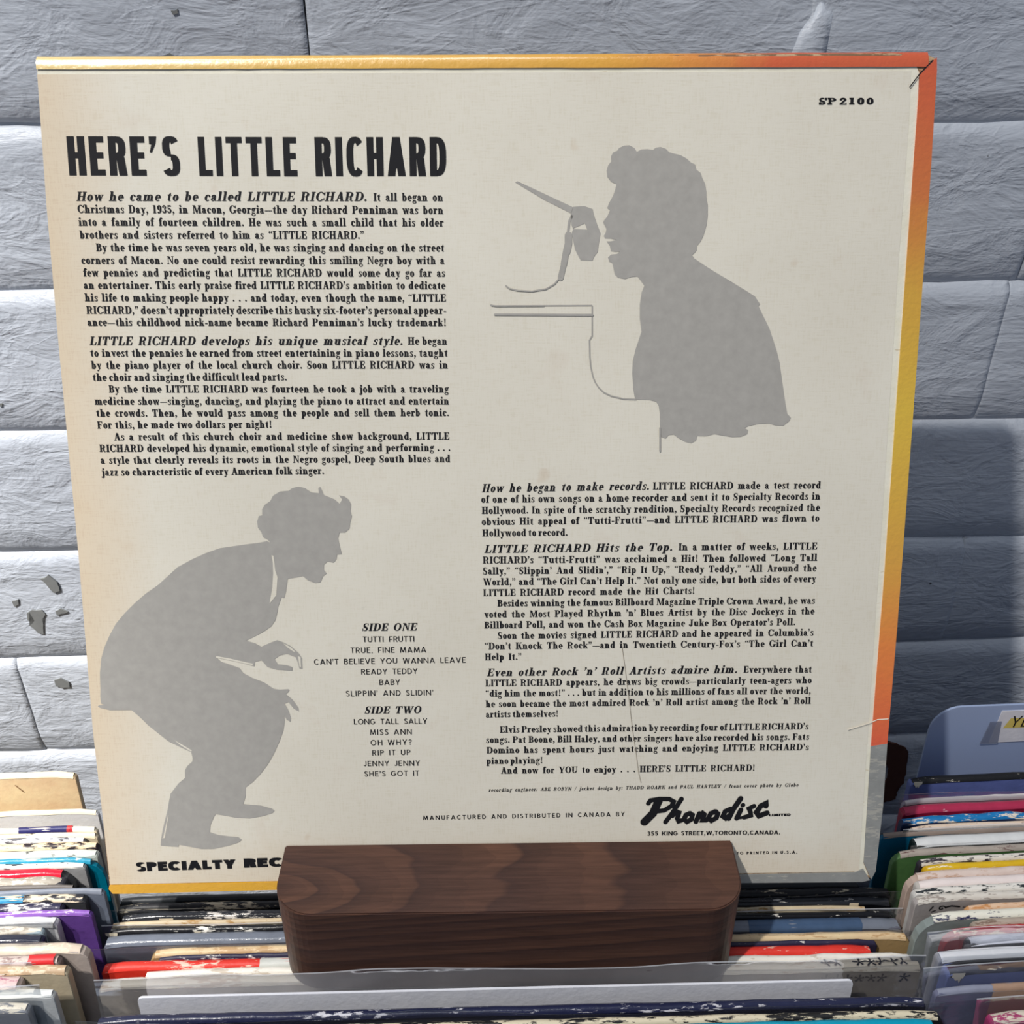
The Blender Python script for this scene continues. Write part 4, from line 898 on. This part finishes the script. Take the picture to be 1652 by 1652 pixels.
# key: face, edge, (wear colour, amount), label, extras
GROUPS = {'L': 'record sleeves in the left row', 'M': 'record sleeves in the middle row', 'R': 'record sleeves in the right row'}
SPEC = {
'L01': dict(face=(214, 188, 148), edge=(236, 222, 192), label='tan cardboard divider standing tallest at the back of the left row', cat='divider card'),
'L02': dict(face=(206, 206, 208), edge=(236, 226, 200), label='plain pale grey sleeve directly in front of the tan divider'),
'L03': dict(face=(226, 214, 186), edge=(234, 226, 208), bands=[(13, 34, (40, 40, 96)), (10.5, 13, (188, 50, 56))], label='cream sleeve with a blue and red strip along its white top edge'),
'L04': dict(face=(216, 202, 172), edge=(238, 222, 190), wear=((60, 52, 46), .15), label='cream sleeve with dark specks along its top edge, behind a grey one'),
'L05': dict(face=(92, 92, 96), edge=(214, 214, 218), wear=((86, 86, 92), .4), label='short dark grey sleeve with a white line along its top edge'),
'L06': dict(face=(38, 30, 36), edge=(228, 206, 170), wear=((40, 30, 36), .42), label='sleeve with a cream top edge flaked to black'),
'L07': dict(face=(184, 192, 184), edge=(206, 212, 204), wear=((86, 84, 80), .22), label='pale grey-green sleeve with black cracks across its worn top edge'),
'L08': dict(face=(0, 104, 128), edge=(46, 148, 178), wear=((214, 222, 220), .3), r=.010, gloss=.3, label='teal sleeve with a rounded corner in the left row'),
'L09': dict(face=(150, 150, 150), edge=(222, 220, 212), wear=((70, 70, 74), .3), label='pale grey sleeve between the teal and the glossy red one'),
'L10': dict(face=(60, 62, 66), edge=(206, 26, 52), gloss=.18, r=.009, label='sleeve with a glossy crimson red top edge in the left row'),
'L11': dict(face=(40, 40, 46), edge=(166, 158, 144), wear=((222, 216, 204), .35), amp=.0009, label='sleeve with a crumpled grey top edge in front of the glossy red one'),
'L12': dict(face=(58, 56, 58), edge=(104, 98, 94), r=.006, label='dark sleeve with a taupe top edge behind the blue-labelled one'),
'L13': dict(face=(110, 118, 132), edge=(126, 132, 144), label='slate grey sleeve whose corner reaches the propped cream sleeve'),
'L14': dict(face=(54, 56, 58), edge=(42, 42, 48), wear=((222, 206, 180), .48), bands=[(25, 46, (52, 140, 182))], label='charcoal sleeve with cream flakes and a blue patch on its edge'),
'L15': dict(face=(44, 44, 66), edge=(40, 38, 66), wear=((226, 222, 220), .40), label='navy sleeve with white scuffs just behind the purple one'),
'L16': dict(face=(94, 62, 134), edge=(136, 92, 176), wear=((232, 222, 226), .34), gloss=.4, label='purple sleeve in the left row'),
'L17': dict(face=(206, 206, 206), edge=(236, 234, 230), double=1, label='thick plain white sleeve in front of the purple one'),
'L18': dict(face=(132, 148, 156), edge=(206, 198, 184), wear=((150, 140, 126), .4), amp=.0006, label='pale sleeve with a browned edge between the white and the glossy navy ones'),
'L19': dict(face=(40, 42, 58), edge=(42, 44, 58), gloss=.15, film=dict(rise=.0015, flare=.001), label='glossy navy sleeve in clear plastic behind the wide grey-brown one'),
'L20': dict(face=(172, 160, 152), edge=(206, 190, 172), wear=((226, 212, 190), .4), amp=.0006, r=.006, label='wide grey-brown sleeve with a creased peach top edge in the left row'),
'L21': dict(face=(120, 106, 104), edge=(196, 180, 172), wear=((138, 116, 112), .35), bands=[(2, 12, (200, 40, 44))], label='sleeve with a red tab at the corner of its pinkish edge'),
'L22': dict(face=(178, 166, 142), edge=(176, 150, 120), wear=((212, 196, 168), .4), amp=.0005, flk=[(26, 6, .0022)], label='tan-brown sleeve with a torn flap at its top edge'),
'L23': dict(face=(186, 168, 160), edge=(202, 178, 176), wear=((168, 96, 122), .4), film=dict(rise=.002, flare=.0015), label='pinkish sleeve in clear plastic near the left edge'),
'L24': dict(face=(168, 172, 174), edge=(218, 220, 218), label='smooth light grey sleeve near the front of the left row'),
'L25': dict(face=(120, 124, 132), edge=(196, 190, 176), wear=((110, 112, 118), .4), film=dict(rise=.003, flare=.002), label='grey sleeve in wrinkled plastic, frontmost of the left row'),

'M01': dict(face=(20, 22, 26), edge=(38, 42, 46), label='black sleeve rearmost in the middle row under the cream sleeve'),
'M02': dict(face=(18, 18, 22), edge=(30, 30, 34), wear=((200, 188, 162), .36), flk=[(6, 10, .0012), (28, 34, .0012)], film=dict(rise=.0002, flare=.0005, back=False), label='black sleeve with a chewed cream corner at the left of the stand'),
'M03': dict(face=(16, 17, 22), edge=(38, 40, 46), wear=((210, 206, 200), .30), gloss=.2, flk=[(315, 4, .006), (20, 6, .003)], label='glossy black sleeve with a pale crack at the right of the stand'),
'M04': dict(face=(150, 132, 104), edge=(208, 190, 158), wear=((176, 138, 84), .35), label='thin cream and tan sleeve behind the white-chipped black one'),
'M05': dict(face=(16, 16, 20), edge=(22, 22, 26), wear=((232, 228, 218), .26), gloss=.3, label='black sleeve with white chips and a cream left corner', flk=[(2, 5, .004), (38, 3, .0022)]),
'M06': dict(face=(98, 100, 112), edge=(112, 118, 130), gloss=.2, bands=[(270, 318, (62, 82, 110))], film=dict(rise=.0003, wave=.0002, flare=.002), label='grey-blue sleeve in hazy plastic behind the tan one'),
'M07': dict(face=(170, 142, 98), edge=(214, 188, 148), wear=((188, 154, 112), .45), r=.005, label='tan sleeve with a rounded right corner beside the stand'),
'M08': dict(face=(40, 36, 60), edge=(40, 36, 62), wear=((230, 226, 220), .25), label='thin navy sleeve between the tan and the red ones'),
'M09': dict(face=(204, 50, 36), edge=(214, 52, 40), wear=((226, 190, 172), .30), bands=[(64, 226, (196, 198, 192))], label='red sleeve with a pale grey middle section, crossing under the stand'),
'M10': dict(face=(206, 200, 186), edge=(226, 222, 212), wear=((196, 184, 168), .3), amp=.0005, flk=[(14, 5, .002)], label='off-white sleeve directly behind the star-printed one'),
'M11': dict(face=(186, 176, 164), edge=(224, 216, 200), wear=((196, 178, 158), .4), amp=.0005, stars=1, label='beige sleeve printed with rows of black stars'),
'M12': dict(face=(28, 32, 58), edge=(34, 38, 66), wear=((196, 196, 204), .26), gloss=.25, insert=1, film=dict(rise=.0030, flare=.002, back_off=.0105, wave=.0022, wide=.005, crease=3, mat=M_FILM_GLOSS), label='navy sleeve in loose wavy plastic in front of the stand'),
'M13': dict(face=(14, 14, 16), edge=(24, 24, 26), wear=((208, 198, 172), .58), r=.006, label='black sleeve with a heavily flaked cream edge behind the turquoise one'),
'M14': dict(face=(0, 136, 164), edge=(0, 146, 176), gloss=.25, flk=[(3, 4, .003)], label='bright turquoise sleeve, frontmost of the middle row'),

'R01': dict(label='pale blue plastic divider with a handwritten paper tag', cat='divider card'),
'R02': dict(face=(92, 104, 160), edge=(16, 16, 20), wear=((214, 208, 194), .16), flk=[(3.2, 4, .0045)], film=dict(rise=-.0145, flare=.001, back=False), label='black-edged sleeve with a torn white corner below the plastic divider'),
'R03': dict(face=(138, 140, 150), edge=(200, 198, 196), film=dict(rise=.004, flare=.001, back=False), label='pale grey edged sleeve in plastic behind the crimson one'),
'R04': dict(face=(140, 26, 58), edge=(166, 44, 76), wear=((214, 196, 200), .1), gloss=.3, label='crimson sleeve in the right row'),
'R05': dict(face=(24, 40, 78), edge=(16, 112, 172), wear=((216, 206, 190), .42), amp=.0005, label='blue sleeve with a frayed cream edge in front of the crimson one'),
'R06': dict(face=(150, 136, 124), edge=(212, 192, 172), wear=((110, 84, 78), .28), label='peach-edged sleeve between the frayed blue and the wide teal ones'),
'R07': dict(face=(0, 88, 122), edge=(134, 120, 110), label='wide teal-blue sleeve whose corner passes behind the cream sleeve'),
'R08': dict(face=(20, 30, 30), edge=(206, 208, 208), gloss=.2, film=dict(rise=.0012, flare=.0005), label='silver-white sleeve in crinkled plastic in the right row'),
'R09': dict(face=(72, 110, 62), edge=(160, 150, 140), wear=((96, 68, 66), .3), r=.006, label='green sleeve with a grey edge in the right row'),
'R10': dict(face=(40, 36, 46), edge=(212, 206, 196), wear=((44, 36, 46), .45), label='white-edged sleeve flaked to black behind the yellow one'),
'R11': dict(face=(190, 150, 10), edge=(206, 168, 26), wear=((224, 218, 196), .3), label='yellow sleeve in the right row'),
'R12': dict(face=(176, 156, 144), edge=(208, 190, 180), wear=((184, 152, 130), .34), r=.008, label='beige-pink sleeve with a scuffed corner in front of the yellow one'),
'R13': dict(face=(180, 176, 170), edge=(222, 210, 206), label='smooth pinkish white edged sleeve in the right row'),
'R14': dict(face=(186, 184, 180), edge=(216, 212, 204), wear=((36, 42, 46), .46), label='white sleeve edge streaked with black in the right row'),
'R15': dict(face=(156, 150, 148), edge=(206, 200, 190), wear=((150, 140, 132), .4), scroll=1, label='grey sleeve with a black scroll ornament near its corner'),
'R16': dict(face=(190, 140, 92), edge=(212, 178, 148), wear=((186, 130, 80), .4), label='short orange-tan edged sleeve behind the wide grey-green one'),
'R17': dict(face=(128, 138, 136), edge=(222, 220, 206), wear=((40, 44, 82), .36), r=.012, label='wide grey-green sleeve with a rounded worn white corner'),
'R18': dict(face=(150, 138, 126), edge=(170, 156, 142), wear=((120, 100, 86), .4), label='brownish edged sleeve leaning on the wide grey-green one'),
'R19': dict(face=(156, 28, 40), edge=(188, 44, 50), wear=((232, 212, 184), .44), r=.007, label='red sleeve with cream flakes in the right row'),
'R20': dict(face=(40, 40, 48), edge=(212, 214, 226), gloss=.18, film=dict(rise=.001, flare=.0005), label='glossy silver-white sleeve in front of the red one'),
'R21': dict(face=(136, 138, 146), edge=(222, 222, 226), film=dict(rise=.0055, flare=.002, back=True), label='white-topped grey sleeve in tall clear plastic'),
'R22': dict(face=(96, 110, 164), edge=(14, 14, 18), wear=((214, 208, 190), .12), flk=[(4, 5, .006)], label='black-edged sleeve with a torn yellowish corner near the front'),
'R23': dict(face=(96, 100, 124), edge=(128, 132, 150), bands=[(22, 40, (156, 128, 108))], drop=.03, film=dict(rise=.004, flare=.003), label='blue-grey sleeve with a brown patch in cloudy plastic at the front right'),
'R24': dict(face=(140, 44, 88), edge=(206, 196, 180), wear=((150, 50, 96), .4), film=dict(rise=.003, flare=.002), label='magenta and white sleeve in the bottom right corner'),
}
def asterisk(x, z, r, q):
    polys = []
    for k in range(5):
        if q.random() < .12: continue
        a = math.radians(90 + 72 * k + q.uniform(-8, 8)); l = r * q.uniform(.75, 1.1)
        c, s = math.cos(a), math.sin(a)
        polys.append([(x - s * r * .07, z + c * r * .07), (x + s * r * .07, z - c * r * .07), (x + c * l + s * r * .2, z + s * l - c * r * .2), (x + c * l - s * r * .2, z + s * l + c * r * .2)])
    return polys
def on_face(name, polys, th, mat, parent, y=None):
    bm = bmesh.new(); flat_polys(bm, polys, -th - .0003 if y is None else y); face_front(bm)
    return new_obj(name, bm, mat, parent)
def record(key, xa, xb, y_top, yaw, z_top, th, lean=LEAN):
    s = SPEC[key]; th /= 1000; W = xb - xa; H = z_top / math.cos(lean)
    mid = (xa + xb) / 2
    root = empty('record_sleeve', (mid, y_top - H * math.sin(lean), .0003), (-lean, 0, yaw))
    tag(root, s['label'], s.get('cat', 'record sleeve'), GROUPS[key[0]])
    w = s.get('wear'); g = s.get('gloss', .5); r = s.get('r', .0022)
    face = card(s['face'], None, 0, g)
    edge = card(s['edge'], w[0] if w else None, w[1] if w else 0, g)
    cov = slab(rrect(-W / 2, W / 2, 0, H - .0017, r), -th, 0, .0003, 1)
    new_obj('cover', cov, face, root)
    top_edge(W, H, th, r, edge, root, hash(key) % 997 if False else sum(map(ord, key)), s.get('amp', .00022))
    if s.get('double'):
        o = top_edge(W, H - .0006, th * .5, r, card((198, 196, 192)), root, 5, .0001, 'inner_sleeve'); o.location.y = -th * .7; o.location.z = .001
    left = key[0] != 'L'
    X = (lambda mm_: -W / 2 + mm_ / 1000) if left else (lambda mm_: W / 2 - mm_ / 1000)
    for a, b, c in s.get('bands', []):
        tag(band(W, H, th, min(X(a), X(b)), max(X(a), X(b)), card(c, w[0] if w else None, .15, g), root, drop=s.get('drop', .004)), 'differently coloured stretch of the edge')
    if s.get('flk'): flakes(W, H, th, [(X(a), b / 1000, d) for a, b, d in s['flk']], card((222, 212, 190)), root)
    f = s.get('film')
    if f: film(W, H, th, root, sum(map(ord, key)) * .37, **f)
    if key == 'L01': on_face('pencil_mark', ribbon([((W / 2 - .0275) * 1e4, (H - .0055) * 1e4), ((W / 2 - .0245) * 1e4, (H - .0095) * 1e4)], 4), th, flat_mat('brown_mark', (128, 92, 62)), root)
    if s.get('insert'):
        o = new_obj('paper_insert', slab(rrect(-W / 2 + .013, W / 2 - .025, H - .09, H - .0005, .002), .0068, .0078), card((214, 216, 224)), root)
        tag(o, 'white paper inside the bag')
    if s.get('stars'):
        q = random.Random(3); d = [39.5, 35, 25.8, 21.2, 16.8, 12.2, 7.8]
        bm = bmesh.new()
        for x in d:
            for poly in asterisk(W / 2 - x / 1000, 0, .0026, q):
                vs = [bm.verts.new((a, -th * .45 + b * .75, H + .00055)) for a, b in poly]
                bm.faces.new(vs)
        bm.normal_update()
        for fc in bm.faces:
            if fc.normal.z < 0: fc.normal_flip()
        new_obj('printed_stars', bm, M_INK, root)
        on_face('printed_stars', [p for x in (39.5, 35, 30.6, 25.8, 21, 16.6) for p in asterisk(W / 2 - x / 1000, H - .0055, .0024, q)], th, flat_mat('faded_ink', (112, 104, 98)), root)
        on_face('printed_stars', asterisk(W / 2 - .0075, H - .0055, .0026, q), th, M_INK, root)
    if s.get('scroll'):
        x0 = -W / 2 + .0055; z0 = H - .0052
        pts = [(x0 + .006 + math.cos(t * .5) * .0017 * (1 - t / 16), z0 + math.sin(t * .5) * .0015 * (1 - t / 16)) for t in range(15)]
        pts = [(a * 1e4, b * 1e4) for a, b in pts]
        pl = ribbon(pts, 5) + ribbon([((x0 + .0075) * 1e4, (z0 + .0004) * 1e4), ((x0 + .010) * 1e4, (z0 + .0011) * 1e4), ((x0 + .0135) * 1e4, (z0 + .0004) * 1e4)], 7) + ribbon([((x0 + .015) * 1e4, z0 * 1e4), ((x0 + .023) * 1e4, (z0 + .0002) * 1e4)], 2.5)
        pl += ribbon([((x0 + .001) * 1e4, (z0 - .001) * 1e4), ((x0 + .0022) * 1e4, (z0 + .0012) * 1e4)], 5) + ribbon([((x0 + .002) * 1e4, (z0 - .002) * 1e4), ((x0 + .0035) * 1e4, (z0 - .0012) * 1e4)], 5)
        on_face('printed_scroll', pl, th, M_INK, root)
    return root
for key, xe, yb, yaw, z, th in ROW_LEFT:
    W_ = .3125
    record(key, xe - W_, xe, yb - W_ / 2 * math.tan(yaw), yaw, z, th, LEAN if key != 'L01' else math.radians(5.0))
for key, xl, xr, yref, yaw, z, th in ROW_MIDDLE:
    record(key, xl, xr, yref + (xl + xr) / 2 * math.tan(yaw), yaw, z, th)
for key, xe, yb, yaw, z, th in ROW_RIGHT:
    W_ = .3125
    if key == 'R01':
        yw = yaw; H = z / math.cos(math.radians(2.5))
        t = empty('plastic_divider', (xe + W_ / 2, yb + W_ / 2 * math.tan(yaw) - H * math.sin(math.radians(2.5)), .0003), (-math.radians(2.5), 0, yw))
        tag(t, SPEC[key]['label'], 'divider card', None)
        g = NT('pale_blue_plastic'); m = g.finish(lin((158, 174, 206)), .32, None, .5)
        g.b.inputs['Transmission Weight'].default_value = .12
        new_obj('card', slab(rrect(-W_ / 2, W_ / 2, 0, H, .014, 0, 8), -.0012, 0, .0004, 2), m, t)
        x0 = -W_ / 2 + .0305; zt = H - .0035
        lab = new_obj('paper_tag', slab([(x0 + .0015, zt - .0195), (x0 + .08, zt - .0195), (x0 + .08, zt), (x0 + .0035, zt)], -.0016, -.0012), card((214, 212, 216)), t)
        tag(lab, 'white paper tag taped to the divider')
        hl = on_face('highlighter_mark', [[(x0 + .0062, zt - .0105), (x0 + .06, zt - .0105), (x0 + .06, zt - .0045), (x0 + .0088, zt - .0045)]], 0, flat_mat('yellow_highlighter', (206, 184, 96)), lab, -.0017)
        polys = []
        set_line('penn', 'YE', x0 + .0088, zt - .0100, x0 + .0185, zt - .0100, .0068, polys)
        on_face('handwritten_text', polys, 0, M_INK, lab, -.0018)
        tp = new_obj('clear_tape', slab([(x0 - .0035, zt - .020), (x0 + .0055, zt - .020), (x0 + .0045, zt - .006), (x0 - .0012, zt - .006)], -.0020, -.0018), M_FILM_THICK, t)
        continue
    record(key, xe, xe + W_, yb + W_ / 2 * math.tan(yaw), yaw, z, th)
